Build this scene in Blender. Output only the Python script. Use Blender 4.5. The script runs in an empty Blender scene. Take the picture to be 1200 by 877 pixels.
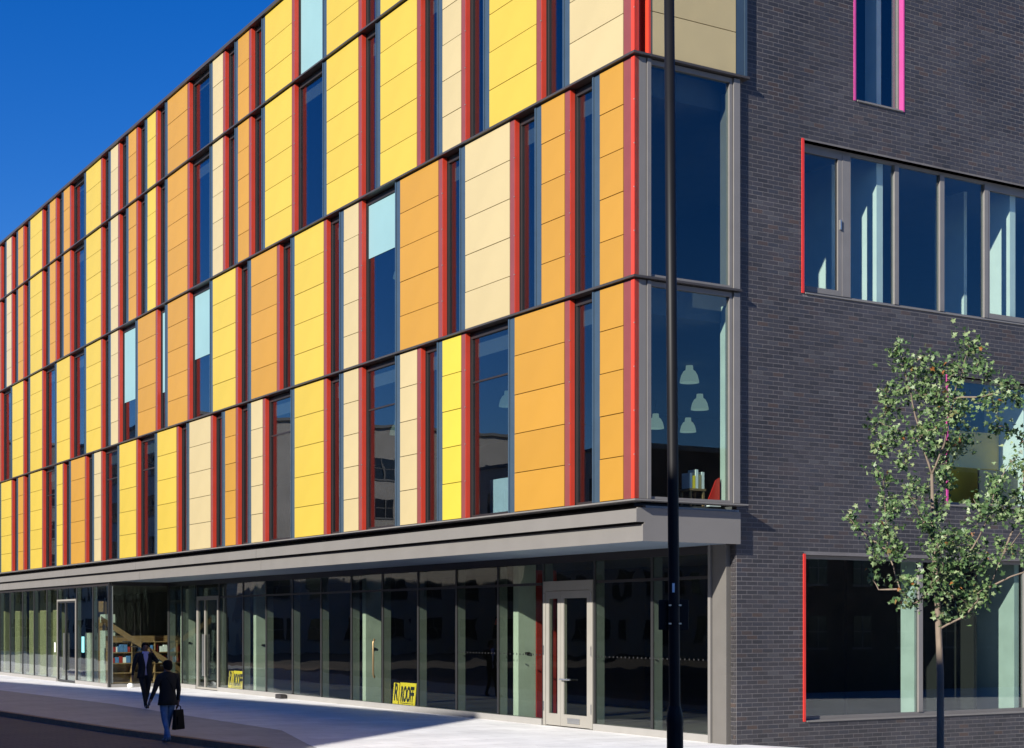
import bpy, bmesh, math, random
from mathutils import Vector, Matrix
random.seed(7)
scene = bpy.context.scene
COL = scene.collection

# ------------------------------------------------------------------ camera
CAM_Z = 2.38
cam = bpy.data.cameras.new('camera')
cam.sensor_width = 36.0
cam.lens = 54.69
cam.shift_y = 0.24375
cam.clip_end = 3000
cam_o = bpy.data.objects.new('camera', cam)
cam_o.location = (0, 0, CAM_Z)
cam_o.rotation_euler = (math.pi / 2, 0, 0)
COL.objects.link(cam_o)
scene.camera = cam_o

# ------------------------------------------------------------------ sky, sun, exposure
TH = math.radians(31.2857)                     # the building's turn about z
D2 = Vector((math.cos(TH), math.sin(TH), 0))   # along the brick front
D1 = Vector((-math.sin(TH), math.cos(TH), 0))  # along the panelled front
SUN = (-2.9 * D2 - 1.0 * D1 + Vector((0, 0, 1.35))).normalized()
ELEV = math.asin(SUN.z)
ROT = math.atan2(SUN.x, SUN.y)
world = bpy.data.worlds.new('World')
scene.world = world
world.use_nodes = True
wn = world.node_tree
sky = wn.nodes.new('ShaderNodeTexSky')
sky.sky_type = 'NISHITA'
sky.sun_disc = False
sky.sun_elevation = ELEV
sky.sun_rotation = ROT
sky.air_density = 1.0
sky.dust_density = 0.2
sky.ozone_density = 6.0
hsv = wn.nodes.new('ShaderNodeHueSaturation')      # polarised film sky: same gradient, deeper blue
hsv.inputs['Saturation'].default_value = 1.27
hsv.inputs['Hue'].default_value = 0.518
hsv.inputs['Value'].default_value = 0.95
wn.links.new(sky.outputs[0], hsv.inputs['Color'])
wn.links.new(hsv.outputs[0], wn.nodes['Background'].inputs[0])
wn.nodes['Background'].inputs[1].default_value = 0.075
sun = bpy.data.lights.new('sun', 'SUN')
sun.energy = 5.0
sun.angle = math.radians(0.5)
sun.color = (1.0, 0.95, 0.87)
sun_o = bpy.data.objects.new('sun', sun)
sun_o.rotation_euler = SUN.to_track_quat('Z', 'Y').to_euler()
sun_o.location = (-40, -40, 60)
COL.objects.link(sun_o)
scene.view_settings.view_transform = 'Standard'
scene.view_settings.look = 'None'
scene.view_settings.gamma = 1.0
scene.view_settings.exposure = 0.95
scene.cycles.caustics_reflective = False
scene.cycles.caustics_refractive = False
scene.cycles.sample_clamp_indirect = 6
scene.cycles.transparent_max_bounces = 24

# ------------------------------------------------------------------ materials
def nodes_of(name):
    m = bpy.data.materials.new(name)
    m.use_nodes = True
    nt = m.node_tree
    return m, nt, nt.nodes['Principled BSDF']

def N(nt, t, **kw):
    n = nt.nodes.new(t)
    for k, v in kw.items():
        setattr(n, k, v)
    return n

def mat(name, rgb, rough=0.5, metal=0.0, var=0.06, scale=3.0, bump=0.0, bscale=60.0, spec=0.5, stretch=(1, 1, 1), obj_var=0.0):
    """plain paint, metal or stone with soft mottling and optional relief"""
    m, nt, p = nodes_of(name)
    tc = N(nt, 'ShaderNodeTexCoord')
    mp = N(nt, 'ShaderNodeMapping')
    mp.inputs['Scale'].default_value = stretch
    nt.links.new(tc.outputs['Object'], mp.inputs[0])
    no = N(nt, 'ShaderNodeTexNoise')
    no.inputs['Scale'].default_value = scale
    no.inputs['Detail'].default_value = 5
    nt.links.new(mp.outputs[0], no.inputs['Vector'])
    mr = N(nt, 'ShaderNodeMapRange')
    mr.inputs['From Min'].default_value = 0.3
    mr.inputs['From Max'].default_value = 0.7
    mr.inputs['To Min'].default_value = 1 - var
    mr.inputs['To Max'].default_value = 1 + var
    nt.links.new(no.outputs[0], mr.inputs[0])
    val = mr.outputs[0]
    if obj_var:
        oi = N(nt, 'ShaderNodeObjectInfo')
        m2 = N(nt, 'ShaderNodeMapRange')
        m2.inputs['To Min'].default_value = 1 - obj_var
        m2.inputs['To Max'].default_value = 1 + obj_var
        nt.links.new(oi.outputs['Random'], m2.inputs[0])
        mu = N(nt, 'ShaderNodeMath', operation='MULTIPLY')
        nt.links.new(val, mu.inputs[0])
        nt.links.new(m2.outputs[0], mu.inputs[1])
        val = mu.outputs[0]
    hs = N(nt, 'ShaderNodeHueSaturation')
    hs.inputs['Color'].default_value = (*rgb, 1)
    nt.links.new(val, hs.inputs['Value'])
    nt.links.new(hs.outputs[0], p.inputs['Base Color'])
    p.inputs['Roughness'].default_value = rough
    p.inputs['Metallic'].default_value = metal
    p.inputs['Specular IOR Level'].default_value = spec
    if bump:
        nb = N(nt, 'ShaderNodeTexNoise')
        nb.inputs['Scale'].default_value = bscale
        nt.links.new(mp.outputs[0], nb.inputs['Vector'])
        bp = N(nt, 'ShaderNodeBump')
        bp.inputs['Strength'].default_value = bump
        bp.inputs['Distance'].default_value = 0.02
        nt.links.new(nb.outputs[0], bp.inputs['Height'])
        nt.links.new(bp.outputs[0], p.inputs['Normal'])
    return m

def oilcan(m):
    nt = m.node_tree
    p = nt.nodes['Principled BSDF']
    ge = N(nt, 'ShaderNodeNewGeometry')
    no = N(nt, 'ShaderNodeTexNoise')
    no.inputs['Scale'].default_value = 0.9
    no.inputs['Detail'].default_value = 2
    nt.links.new(ge.outputs['Position'], no.inputs['Vector'])
    bp = N(nt, 'ShaderNodeBump')
    bp.inputs['Strength'].default_value = 0.35
    bp.inputs['Distance'].default_value = 0.06
    nt.links.new(no.outputs[0], bp.inputs['Height'])
    nt.links.new(bp.outputs[0], p.inputs['Normal'])

def glass_mat(name, tint, base, power, wobble=0.0):
    """sheet glass: see-through with an angle-dependent mirror"""
    m = bpy.data.materials.new(name)
    m.use_nodes = True
    nt = m.node_tree
    nt.nodes.clear()
    out = N(nt, 'ShaderNodeOutputMaterial')
    tr = N(nt, 'ShaderNodeBsdfTransparent')
    tr.inputs[0].default_value = (*tint, 1)
    gl = N(nt, 'ShaderNodeBsdfGlossy')
    gl.inputs['Roughness'].default_value = 0.0
    gl.inputs['Color'].default_value = (0.95, 0.97, 1, 1)
    lw = N(nt, 'ShaderNodeLayerWeight')
    lw.inputs['Blend'].default_value = 0.5
    pw = N(nt, 'ShaderNodeMath', operation='POWER')
    nt.links.new(lw.outputs['Facing'], pw.inputs[0])
    pw.inputs[1].default_value = power
    ma = N(nt, 'ShaderNodeMath', operation='MULTIPLY_ADD')
    nt.links.new(pw.outputs[0], ma.inputs[0])
    ma.inputs[1].default_value = 0.95 - base
    ma.inputs[2].default_value = base
    mx = N(nt, 'ShaderNodeMixShader')
    nt.links.new(ma.outputs[0], mx.inputs[0])
    nt.links.new(tr.outputs[0], mx.inputs[1])
    nt.links.new(gl.outputs[0], mx.inputs[2])
    if wobble:
        tc = N(nt, 'ShaderNodeTexCoord')
        no = N(nt, 'ShaderNodeTexNoise')
        no.inputs['Scale'].default_value = 0.8
        no.inputs['Detail'].default_value = 1
        nt.links.new(tc.outputs['Object'], no.inputs['Vector'])
        bp = N(nt, 'ShaderNodeBump')
        bp.inputs['Strength'].default_value = wobble
        bp.inputs['Distance'].default_value = 0.05
        nt.links.new(no.outputs[0], bp.inputs['Height'])
        nt.links.new(bp.outputs[0], gl.inputs['Normal'])
    nt.links.new(mx.outputs[0], out.inputs[0])
    return m

def brick_mat():
    m, nt, p = nodes_of('blue_brick')
    oi = N(nt, 'ShaderNodeObjectInfo')
    ge = N(nt, 'ShaderNodeNewGeometry')
    ad = N(nt, 'ShaderNodeMath', operation='ADD')
    nt.links.new(oi.outputs['Random'], ad.inputs[0])
    nt.links.new(ge.outputs['Random Per Island'], ad.inputs[1])
    fr = N(nt, 'ShaderNodeMath', operation='FRACT')
    nt.links.new(ad.outputs[0], fr.inputs[0])
    cr = N(nt, 'ShaderNodeValToRGB')
    el = cr.color_ramp.elements
    el[0].position, el[0].color = 0.0, (0.0238, 0.0223, 0.0241, 1)
    el[1].position, el[1].color = 1.0, (0.0476, 0.0461, 0.0482, 1)
    for pos, c in ((0.25, (0.0317, 0.0293, 0.0313)), (0.55, (0.0372, 0.0342, 0.0374)), (0.8, (0.0286, 0.0286, 0.0338)), (0.9, (0.0509, 0.0349, 0.0277)), (0.93, (0.0397, 0.0372, 0.0398))):
        e = el.new(pos)
        e.color = (*c, 1)
    nt.links.new(fr.outputs[0], cr.inputs[0])
    tc = N(nt, 'ShaderNodeTexCoord')
    no = N(nt, 'ShaderNodeTexNoise')
    no.inputs['Scale'].default_value = 0.5
    no.inputs['Detail'].default_value = 8
    nt.links.new(ge.outputs['Position'], no.inputs['Vector'])
    mr = N(nt, 'ShaderNodeMapRange')
    mr.inputs['From Min'].default_value = 0.3
    mr.inputs['From Max'].default_value = 0.7
    mr.inputs['To Min'].default_value = 0.72
    mr.inputs['To Max'].default_value = 1.32
    nt.links.new(no.outputs[0], mr.inputs[0])
    hs = N(nt, 'ShaderNodeHueSaturation')
    nt.links.new(cr.outputs[0], hs.inputs['Color'])
    nt.links.new(mr.outputs[0], hs.inputs['Value'])
    nt.links.new(hs.outputs[0], p.inputs['Base Color'])
    p.inputs['Roughness'].default_value = 0.5
    nb = N(nt, 'ShaderNodeTexNoise')
    nb.inputs['Scale'].default_value = 40
    nt.links.new(ge.outputs['Position'], nb.inputs['Vector'])
    bp = N(nt, 'ShaderNodeBump')
    bp.inputs['Strength'].default_value = 0.5
    bp.inputs['Distance'].default_value = 0.01
    nt.links.new(nb.outputs[0], bp.inputs['Height'])
    nt.links.new(bp.outputs[0], p.inputs['Normal'])
    return m

def paving_mat(name, c, joint, bw, bh, rot, rough=0.55):
    m, nt, p = nodes_of(name)
    tc = N(nt, 'ShaderNodeTexCoord')
    mp = N(nt, 'ShaderNodeMapping')
    mp.inputs['Rotation'].default_value = (0, 0, rot)
    nt.links.new(tc.outputs['Object'], mp.inputs[0])
    br = N(nt, 'ShaderNodeTexBrick')
    br.inputs['Scale'].default_value = 1.0
    br.inputs['Brick Width'].default_value = bw
    br.inputs['Row Height'].default_value = bh
    br.inputs['Mortar Size'].default_value = 0.012
    br.inputs['Mortar Smooth'].default_value = 0.2
    br.inputs['Color1'].default_value = (c[0] * 0.93, c[1] * 0.93, c[2] * 0.93, 1)
    br.inputs['Color2'].default_value = (c[0] * 1.06, c[1] * 1.06, c[2] * 1.06, 1)
    br.inputs['Mortar'].default_value = (*joint, 1)
    nt.links.new(mp.outputs[0], br.inputs['Vector'])
    no = N(nt, 'ShaderNodeTexNoise')
    no.inputs['Scale'].default_value = 0.7
    no.inputs['Detail'].default_value = 8
    no.inputs['Roughness'].default_value = 0.65
    nt.links.new(tc.outputs['Object'], no.inputs['Vector'])
    mr = N(nt, 'ShaderNodeMapRange')
    mr.inputs['From Min'].default_value = 0.3
    mr.inputs['From Max'].default_value = 0.7
    mr.inputs['To Min'].default_value = 0.84
    mr.inputs['To Max'].default_value = 1.1
    nt.links.new(no.outputs[0], mr.inputs[0])
    hs = N(nt, 'ShaderNodeHueSaturation')
    nt.links.new(br.outputs[0], hs.inputs['Color'])
    nt.links.new(mr.outputs[0], hs.inputs['Value'])
    nt.links.new(hs.outputs[0], p.inputs['Base Color'])
    p.inputs['Roughness'].default_value = rough
    nb = N(nt, 'ShaderNodeTexNoise')
    nb.inputs['Scale'].default_value = 25
    nt.links.new(tc.outputs['Object'], nb.inputs['Vector'])
    bp = N(nt, 'ShaderNodeBump')
    bp.inputs['Strength'].default_value = 0.25
    bp.inputs['Distance'].default_value = 0.01
    nt.links.new(nb.outputs[0], bp.inputs['Height'])
    nt.links.new(bp.outputs[0], p.inputs['Normal'])
    return m

def leaf_mat():
    m, nt, p = nodes_of('leaf')
    ge = N(nt, 'ShaderNodeNewGeometry')
    cr = N(nt, 'ShaderNodeValToRGB')
    el = cr.color_ramp.elements
    el[0].position, el[0].color = 0.0, (0.030, 0.065, 0.022, 1)
    el[1].position, el[1].color = 1.0, (0.30, 0.12, 0.03, 1)
    for pos, c in ((0.35, (0.080, 0.150, 0.050)), (0.7, (0.145, 0.225, 0.082)), (0.93, (0.26, 0.33, 0.16)), (0.988, (0.15, 0.17, 0.06)), (0.993, (0.30, 0.11, 0.03))):
        e = el.new(pos)
        e.color = (*c, 1)
    nt.links.new(ge.outputs['Random Per Island'], cr.inputs[0])
    nt.links.new(cr.outputs[0], p.inputs['Base Color'])
    p.inputs['Roughness'].default_value = 0.45
    tl = N(nt, 'ShaderNodeBsdfTranslucent')
    nt.links.new(cr.outputs[0], tl.inputs[0])
    mx = N(nt, 'ShaderNodeMixShader')
    mx.inputs[0].default_value = 0.3
    out = nt.nodes['Material Output']
    nt.links.new(p.outputs[0], mx.inputs[1])
    nt.links.new(tl.outputs[0], mx.inputs[2])
    nt.links.new(mx.outputs[0], out.inputs[0])
    return m

M = {}
M['Y'] = mat('yellow_panel', (0.4100, 0.2980, 0.0390), 0.42, var=0.035, scale=0.8, obj_var=0.035)
M['L'] = mat('lemon_panel', (0.4400, 0.3550, 0.0360), 0.42, var=0.035, scale=0.8, obj_var=0.03)
M['O'] = mat('orange_panel', (0.3450, 0.1780, 0.0220), 0.42, var=0.035, scale=0.8, obj_var=0.04)
M['C'] = mat('cream_panel', (0.3750, 0.3050, 0.1600), 0.42, var=0.035, scale=0.8, obj_var=0.03)
for _k in 'YLOC':
    oilcan(M[_k])
M['mauve'] = mat('mauve_trim', (0.1650, 0.0420, 0.0380), 0.35, var=0.05)
M['red'] = mat('red_paint', (0.5000, 0.0280, 0.0200), 0.4, var=0.05)
M['redjamb'] = mat('red_jamb_paint', (0.5000, 0.0420, 0.0200), 0.35, var=0.05)
M['bluegrey'] = mat('blue_grey_trim', (0.0363, 0.0581, 0.0825), 0.25, var=0.06)
M['dark'] = mat('dark_metal', (0.018, 0.015, 0.015), 0.45)
M['ledge'] = mat('ledge_metal', (0.0600, 0.0530, 0.0480), 0.4, metal=0.3)
M['cladgrey'] = mat('grey_aluminium', (0.1551, 0.1465, 0.1353), 0.42, var=0.04, scale=1.5)
M['postgrey'] = mat('post_grey', (0.105, 0.098, 0.088), 0.5, var=0.05)
M['framegrey'] = mat('window_frame_grey', (0.15, 0.142, 0.135), 0.45, var=0.05)
M['palegrey'] = mat('pale_grey_frame', (0.2376, 0.2277, 0.2112), 0.4, var=0.04)
M['doorgrey'] = mat('door_frame_grey', (0.2244, 0.2112, 0.1848), 0.42, var=0.04)
M['soffit'] = mat('soffit_metal', (0.2000, 0.2600, 0.3300), 0.32, var=0.05)
M['fin'] = mat('glazing_fin', (0.1500, 0.1650, 0.1550), 0.6)
M['mullion'] = mat('mullion_metal', (0.0200, 0.0200, 0.0200), 0.4)
M['pink'] = mat('pink_paint', (0.4000, 0.0450, 0.2000), 0.45)
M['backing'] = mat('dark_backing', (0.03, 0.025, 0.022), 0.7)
M['brick'] = brick_mat()
M['mortar'] = mat('mortar', (0.1120, 0.1050, 0.1060), 0.9, var=0.2, scale=0.8, bump=0.4)
M['mortar_shell'] = M['mortar']
M['glass_up'] = glass_mat('window_glass', (0.66, 0.75, 0.78), 0.09, 4.0, wobble=0.04)
M['glass_gf'] = glass_mat('shop_glass', (0.78, 0.82, 0.775), 0.03, 4.6, wobble=0.10)
M['glass_clear'] = glass_mat('clear_shop_glass', (0.92, 0.96, 0.94), 0.02, 5.0)
M['glass_br'] = glass_mat('brick_front_glass', (0.86, 0.93, 0.91), 0.06, 4.0)
M['blind'] = mat('pale_blue_blind', (0.1600, 0.2800, 0.3000), 0.7, var=0.03, scale=1.0)
M['concrete'] = mat('concrete', (0.5000, 0.5500, 0.4900), 0.75, var=0.1, scale=2.0, bump=0.2)
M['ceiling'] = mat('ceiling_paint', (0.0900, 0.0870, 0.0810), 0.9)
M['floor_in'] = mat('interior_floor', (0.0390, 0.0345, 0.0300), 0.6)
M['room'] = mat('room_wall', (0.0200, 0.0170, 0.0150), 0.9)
M['white'] = mat('white_paint', (0.8000, 0.8200, 0.7800), 0.7, var=0.04)
M['yellow_wall'] = mat('yellow_wall', (0.6200, 0.3800, 0.0100), 0.8)
M['red_wall'] = mat('red_wall', (0.33, 0.022, 0.016), 0.8)
M['olive'] = mat('olive_render', (0.30, 0.30, 0.16), 0.8, var=0.1)
M['wood'] = mat('pale_wood', (0.2400, 0.1450, 0.0650), 0.6, var=0.2, scale=4, stretch=(1, 1, 8))
M['black'] = mat('black_paint', (0.0060, 0.0060, 0.0070), 0.5, var=0.1, spec=0.2)
M['steel'] = mat('brushed_steel', (0.5, 0.5, 0.48), 0.3, metal=0.9)
M['bronze'] = mat('bronze', (0.2970, 0.2112, 0.1056), 0.35, metal=0.7)
M['signyellow'] = mat('sign_yellow', (0.9500, 0.7000, 0.0400), 0.5, var=0.03)
M['signblack'] = mat('sign_black', (0.02, 0.025, 0.02), 0.5)
M['cyan'] = mat('cyan_notice', (0.20, 0.60, 0.62), 0.6)
M['lampwhite'] = mat('lamp_enamel', (0.8000, 0.8500, 0.7800), 0.35)
_p = M['lampwhite'].node_tree.nodes['Principled BSDF']
_p.inputs['Emission Color'].default_value = (0.75, 1.0, 0.8, 1)   # faint glow added to the unlit shades so they show behind glass
_p.inputs['Emission Strength'].default_value = 0.11
M['redlamp'] = mat('red_enamel', (0.7, 0.03, 0.02), 0.3)
M['bark'] = mat('bark', (0.1500, 0.1150, 0.0850), 0.85, var=0.3, scale=9, bump=0.6, bscale=30, stretch=(1, 1, 0.25))
M['leaf'] = leaf_mat()
M['pale_paving'] = paving_mat('pale_paving', (0.78, 0.77, 0.75), (0.58, 0.57, 0.55), 1.2, 0.6, -TH)
M['grey_paving'] = paving_mat('grey_paving', (0.37, 0.365, 0.35), (0.24, 0.235, 0.225), 0.9, 0.6, -TH)
M['asphalt'] = mat('asphalt', (0.0700, 0.0560, 0.0460), 0.85, var=0.35, scale=0.6, bump=0.5, bscale=90)
M['setts'] = paving_mat('brown_setts', (0.125, 0.092, 0.072), (0.06, 0.047, 0.038), 0.4, 0.25, -TH, 0.8)
M['kerb'] = mat('kerb_granite', (0.25, 0.15, 0.09), 0.7, var=0.2, scale=8)
M['far_brick'] = mat('brown_brick', (0.0850, 0.0600, 0.0450), 0.9, var=0.25, scale=1.2)
M['far_pale'] = mat('pale_render', (0.4160, 0.3680, 0.3200), 0.9, var=0.1, scale=0.5)
M['far_stone'] = mat('grey_stone', (0.1820, 0.1750, 0.1680), 0.9, var=0.15, scale=0.5)
M['far_glass'] = mat('far_window_glass', (0.03, 0.035, 0.045), 0.1)
M['suit'] = mat('suit_cloth', (0.0090, 0.0080, 0.0100), 0.9, var=0.2, scale=6)
M['coat'] = mat('coat_cloth', (0.0080, 0.0075, 0.0080), 0.9, var=0.2, scale=6)
M['shirt'] = mat('lilac_shirt', (0.50, 0.44, 0.64), 0.8)
M['jeans'] = mat('blue_denim', (0.1100, 0.1900, 0.3400), 0.9, var=0.25, scale=8)
M['skin'] = mat('skin', (0.20, 0.105, 0.07), 0.6)
M['hair'] = mat('dark_hair', (0.009, 0.007, 0.006), 0.8, spec=0.15)
M['shoe'] = mat('shoe_leather', (0.015, 0.012, 0.011), 0.4)
M['trainer'] = mat('grey_trainer', (0.12, 0.14, 0.17), 0.6)
M['bag'] = mat('bag_leather', (0.0060, 0.0060, 0.0070), 0.7, spec=0.15)

# ------------------------------------------------------------------ mesh helpers
class MB:
    def __init__(self):
        self.v, self.f, self.mi = [], [], []
    def box(self, x0, x1, y0, y1, z0, z1, mi=0):
        n = len(self.v)
        self.v += [(x0, y0, z0), (x1, y0, z0), (x1, y1, z0), (x0, y1, z0), (x0, y0, z1), (x1, y0, z1), (x1, y1, z1), (x0, y1, z1)]
        for q in ((0, 3, 2, 1), (4, 5, 6, 7), (0, 1, 5, 4), (1, 2, 6, 5), (2, 3, 7, 6), (3, 0, 4, 7)):
            self.f.append(tuple(n + i for i in q))
            self.mi.append(mi)
    def face(self, pts, mi=0):
        n = len(self.v)
        self.v += [tuple(p) for p in pts]
        self.f.append(tuple(range(n, n + len(pts))))
        self.mi.append(mi)
    def prism(self, poly, z0, z1, mi=0):
        n, k = len(self.v), len(poly)
        self.v += [(p[0], p[1], z0) for p in poly] + [(p[0], p[1], z1) for p in poly]
        self.f.append(tuple(n + i for i in reversed(range(k))))
        self.f.append(tuple(n + k + i for i in range(k)))
        self.mi += [mi, mi]
        for i in range(k):
            j = (i + 1) % k
            self.f.append((n + i, n + j, n + k + j, n + k + i))
            self.mi.append(mi)
    def tube(self, pts, radii, seg=8, mi=0, caps=True):
        rings = []
        prev = None
        for i, p in enumerate(pts):
            p = Vector(p)
            a = Vector(pts[max(0, i - 1)])
            b = Vector(pts[min(len(pts) - 1, i + 1)])
            t = (b - a).normalized()
            ref = Vector((0, 0, 1)) if abs(t.z) < 0.9 else Vector((1, 0, 0))
            if prev is None:
                u = t.cross(ref).normalized()
            else:
                u = (prev - t * prev.dot(t)).normalized()
            prev = u
            w = t.cross(u)
            n = len(self.v)
            for k in range(seg):
                an = 2 * math.pi * k / seg
                self.v.append(tuple(p + (u * math.cos(an) + w * math.sin(an)) * radii[i]))
            rings.append(n)
        for i in range(len(rings) - 1):
            for k in range(seg):
                j = (k + 1) % seg
                self.f.append((rings[i] + k, rings[i] + j, rings[i + 1] + j, rings[i + 1] + k))
                self.mi.append(mi)
        if caps:
            self.f.append(tuple(rings[0] + k for k in reversed(range(seg))))
            self.f.append(tuple(rings[-1] + k for k in range(seg)))
            self.mi += [mi, mi]
    def lathe(self, prof, cx=0, cy=0, seg=20, mi=0, sx=1.0, sy=1.0):
        n = len(self.v)
        for r, z in prof:
            for k in range(seg):
                a = 2 * math.pi * k / seg
                self.v.append((cx + r * sx * math.cos(a), cy + r * sy * math.sin(a), z))
        for i in range(len(prof) - 1):
            for k in range(seg):
                j = (k + 1) % seg
                self.f.append((n + i * seg + k, n + i * seg + j, n + (i + 1) * seg + j, n + (i + 1) * seg + k))
                self.mi.append(mi)
    def mesh(self, name, mats, smooth=False):
        me = bpy.data.meshes.new(name)
        me.from_pydata(self.v, [], self.f)
        for m in (mats if isinstance(mats, (list, tuple)) else [mats]):
            me.materials.append(m)
        if any(self.mi):
            me.polygons.foreach_set('material_index', self.mi)
        if smooth:
            me.polygons.foreach_set('use_smooth', [True] * len(me.polygons))
        me.update()
        return me
    def build(self, name, mats, parent=None, smooth=False, bevel=0.0):
        o = bpy.data.objects.new(name, self.mesh(name, mats, smooth))
        COL.objects.link(o)
        if parent:
            o.parent = parent
        if bevel:
            b = o.modifiers.new('bevel', 'BEVEL')
            b.width = bevel
            b.segments = 2
            b.limit_method = 'ANGLE'
        return o

def inst(name, me, parent, loc=(0, 0, 0), scale=(1, 1, 1)):
    o = bpy.data.objects.new(name, me)
    COL.objects.link(o)
    o.parent = parent
    o.location = loc
    o.scale = scale
    return o

def thing(name, label, cat, loc=(0, 0, 0), rz=0.0, group=None):
    o = bpy.data.objects.new(name, None)
    COL.objects.link(o)
    o.location = loc
    o.rotation_euler = (0, 0, rz)
    o['label'], o['category'] = label, cat
    if group:
        o['group'] = group
    return o

def tag(o, label, cat, group=None):
    o['label'], o['category'] = label, cat
    if group:
        o['group'] = group
    return o

def structure(o):
    o['kind'] = 'structure'
    return o

CORNER = Vector((2.2986, 29.1, 0))
def W(x, y, z=0.0):
    """building-local metres to world metres"""
    return CORNER + D2 * x + D1 * y + Vector((0, 0, z))

# ------------------------------------------------------------------ ground
def poly_sheet(name, pts, z, m):
    mb = MB()
    mb.face([(p[0], p[1], z) for p in pts])
    o = mb.build(name, m)
    return structure(o)

LEVELS = [4.68, 8.87, 13.05, 17.23]
TOP = 19.80

def ground_z(lx):
    return -max(0.0, min(lx, 18.0) - 2.75) * 0.085

def build_ground():
    # one wide sheet below everything; the street lies above it and falls away to the right
    mb = MB()
    S = 900
    mb.face([(-S, -S, -2.7), (S, -S, -2.7), (S, S, -2.7), (-S, S, -2.7)])
    structure(mb.build('ground', M['asphalt']))
    # kerb line (world): far left -> bend -> past the viewer
    edge = [(-189, 279), (-40, 77.4), (-13.86, 42.12), (-9.13, 35.42), (-4.87, 29.92), (-3.4, 27.3), (-2.7, 24.0), (-2.4, 19.0), (-2.2, 10.0), (-2.2, -200.0)]
    E = [Vector((x, y, 0)) for x, y in edge]
    def shift(d):
        out = []
        for i, p in enumerate(E):
            a, b = E[max(0, i - 1)], E[min(len(E) - 1, i + 1)]
            t = (b - a).normalized()
            out.append(p + Vector((t.y, -t.x, 0)) * d)
        return out
    poly_sheet('road', [(p.x, p.y) for p in E] + [(-300, -200), (-300, 279)], -0.124, M['asphalt'])
    outer = shift(3.6)
    mb = MB()
    for i in range(len(E) - 1):
        mb.face([(E[i].x, E[i].y, -0.12), (E[i + 1].x, E[i + 1].y, -0.12), (outer[i + 1].x, outer[i + 1].y, -0.12), (outer[i].x, outer[i].y, -0.12)])
    structure(mb.build('road_setts', M['setts']))
    # kerb stones: a real step
    k_in = shift(-0.16)
    mb = MB()
    for i in range(len(E) - 1):
        a, b, c, d = E[i], E[i + 1], k_in[i + 1], k_in[i]
        mb.face([(a.x, a.y, 0.004), (b.x, b.y, 0.004), (c.x, c.y, 0.004), (d.x, d.y, 0.004)])
        mb.face([(a.x, a.y, -0.2), (b.x, b.y, -0.2), (b.x, b.y, 0.004), (a.x, a.y, 0.004)])
    structure(mb.build('kerb', M['kerb']))
    # pavement: darker slabs from the kerb, a paler strip in front of the glass
    kk = [(p.x, p.y) for p in k_in]
    r0, r1 = W(2.75, -200), W(2.75, 300)
    poly_sheet('pavement', kk + [(r0.x, r0.y), (r1.x, r1.y)], -0.004, M['grey_paving'])
    left = [(-46.0, 96.0), (-18.31, 55.62), (-11.9, 46.16), (-5.14, 34.71), (-4.0, 30.6), (-3.0, 27.5), (-2.45, 24.0)]
    right = [W(2.75, 75), W(2.75, 40), W(2.75, 26), W(2.75, 12), W(2.75, 6), W(2.75, 0), W(2.75, -14)]
    mb = MB()
    for i in range(len(left) - 1):
        mb.face([(left[i][0], left[i][1], 0.0), (left[i + 1][0], left[i + 1][1], 0.0), (right[i + 1].x, right[i + 1].y, 0.0), (right[i].x, right[i].y, 0.0)])
    structure(mb.build('plaza_paving', M['pale_paving']))
    # pavement falling gently along the brick front
    mb = MB()
    xs_ = [2.752, 4, 6, 8, 10, 12, 14, 16, 18, 120]
    for x0, x1 in zip(xs_[:-1], xs_[1:]):
        q = [W(x0, -160, ground_z(x0)), W(x1, -160, ground_z(x1)), W(x1, 0.14, ground_z(x1)), W(x0, 0.14, ground_z(x0))]
        mb.face([(v.x, v.y, v.z) for v in q])
    structure(mb.build('sloping_pavement', M['pale_paving']))
build_ground()

# ------------------------------------------------------------------ the building
B = thing('library_building', 'long building with yellow, orange and cream panelled front and dark brick side', 'building', CORNER, TH)

ROW_TOP = [(48, 'O', 1), (46, 'C', 1), (44, 'O', 1), (42, 'Y', 2), (39, 'O', 1), (37, 'O', 1), (34, 'Y', 2), (31, 'C', 1), (29, 'O', 1), (27, 'Y', 1), (25, 'O', 2), (21, 'C', 1), (19, 'O', 1), (17, 'Y', 2), (13, 'Y', 2), (10, 'Y', 2), (7, 'C', 1), (5, 'Y', 2), (2, 'C', 2)]
ROW_MID = [(48, 'O', 1), (45, 'Y', 2), (42, 'Y', 2), (38, 'Y', 2), (34, 'Y', 2), (31, 'C', 1), (28, 'O', 2), (25, 'O', 2), (21, 'Y', 2), (18, 'O', 2), (15, 'Y', 2), (12, 'C', 1), (9, 'O', 2), (6, 'C', 2), (3, 'O', 1), (1, 'O', 1)]
ROW_LOW = [(47, 'Y', 2), (44, 'O', 1), (42, 'Y', 2), (38, 'Y', 1), (36, 'O', 2), (33, 'C', 1), (30, 'Y', 2), (26, 'Y', 2), (23, 'C', 2), (20, 'O', 1), (18, 'C', 1), (15, 'Y', 2), (12, 'C', 1), (9, 'C', 1), (7, 'L', 1), (4, 'O', 2), (1, 'O', 1)]
FAR = [(66, 'O', 1), (63, 'Y', 2), (60, 'C', 1), (58, 'O', 1), (56, 'Y', 2), (53, 'C', 1), (51, 'Y', 2)]
ROWS = [(LEVELS[0], LEVELS[1], FAR + ROW_LOW, 5), (LEVELS[1], LEVELS[2], FAR + ROW_MID, 5), (LEVELS[2], LEVELS[3], FAR + ROW_TOP, 5), (LEVELS[3], TOP, FAR + ROW_TOP, 3)]
# blinds: (row, module of the panel on the left of the window) -> how far down
BLINDS = {(3, 17): 1.0, (1, 31): 0.62, (1, 28): 0.66, (1, 25): 0.5, (1, 12): 0.33}
MOD = 1.0545
def yl(k):
    return 0.10 + MOD * k

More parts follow.
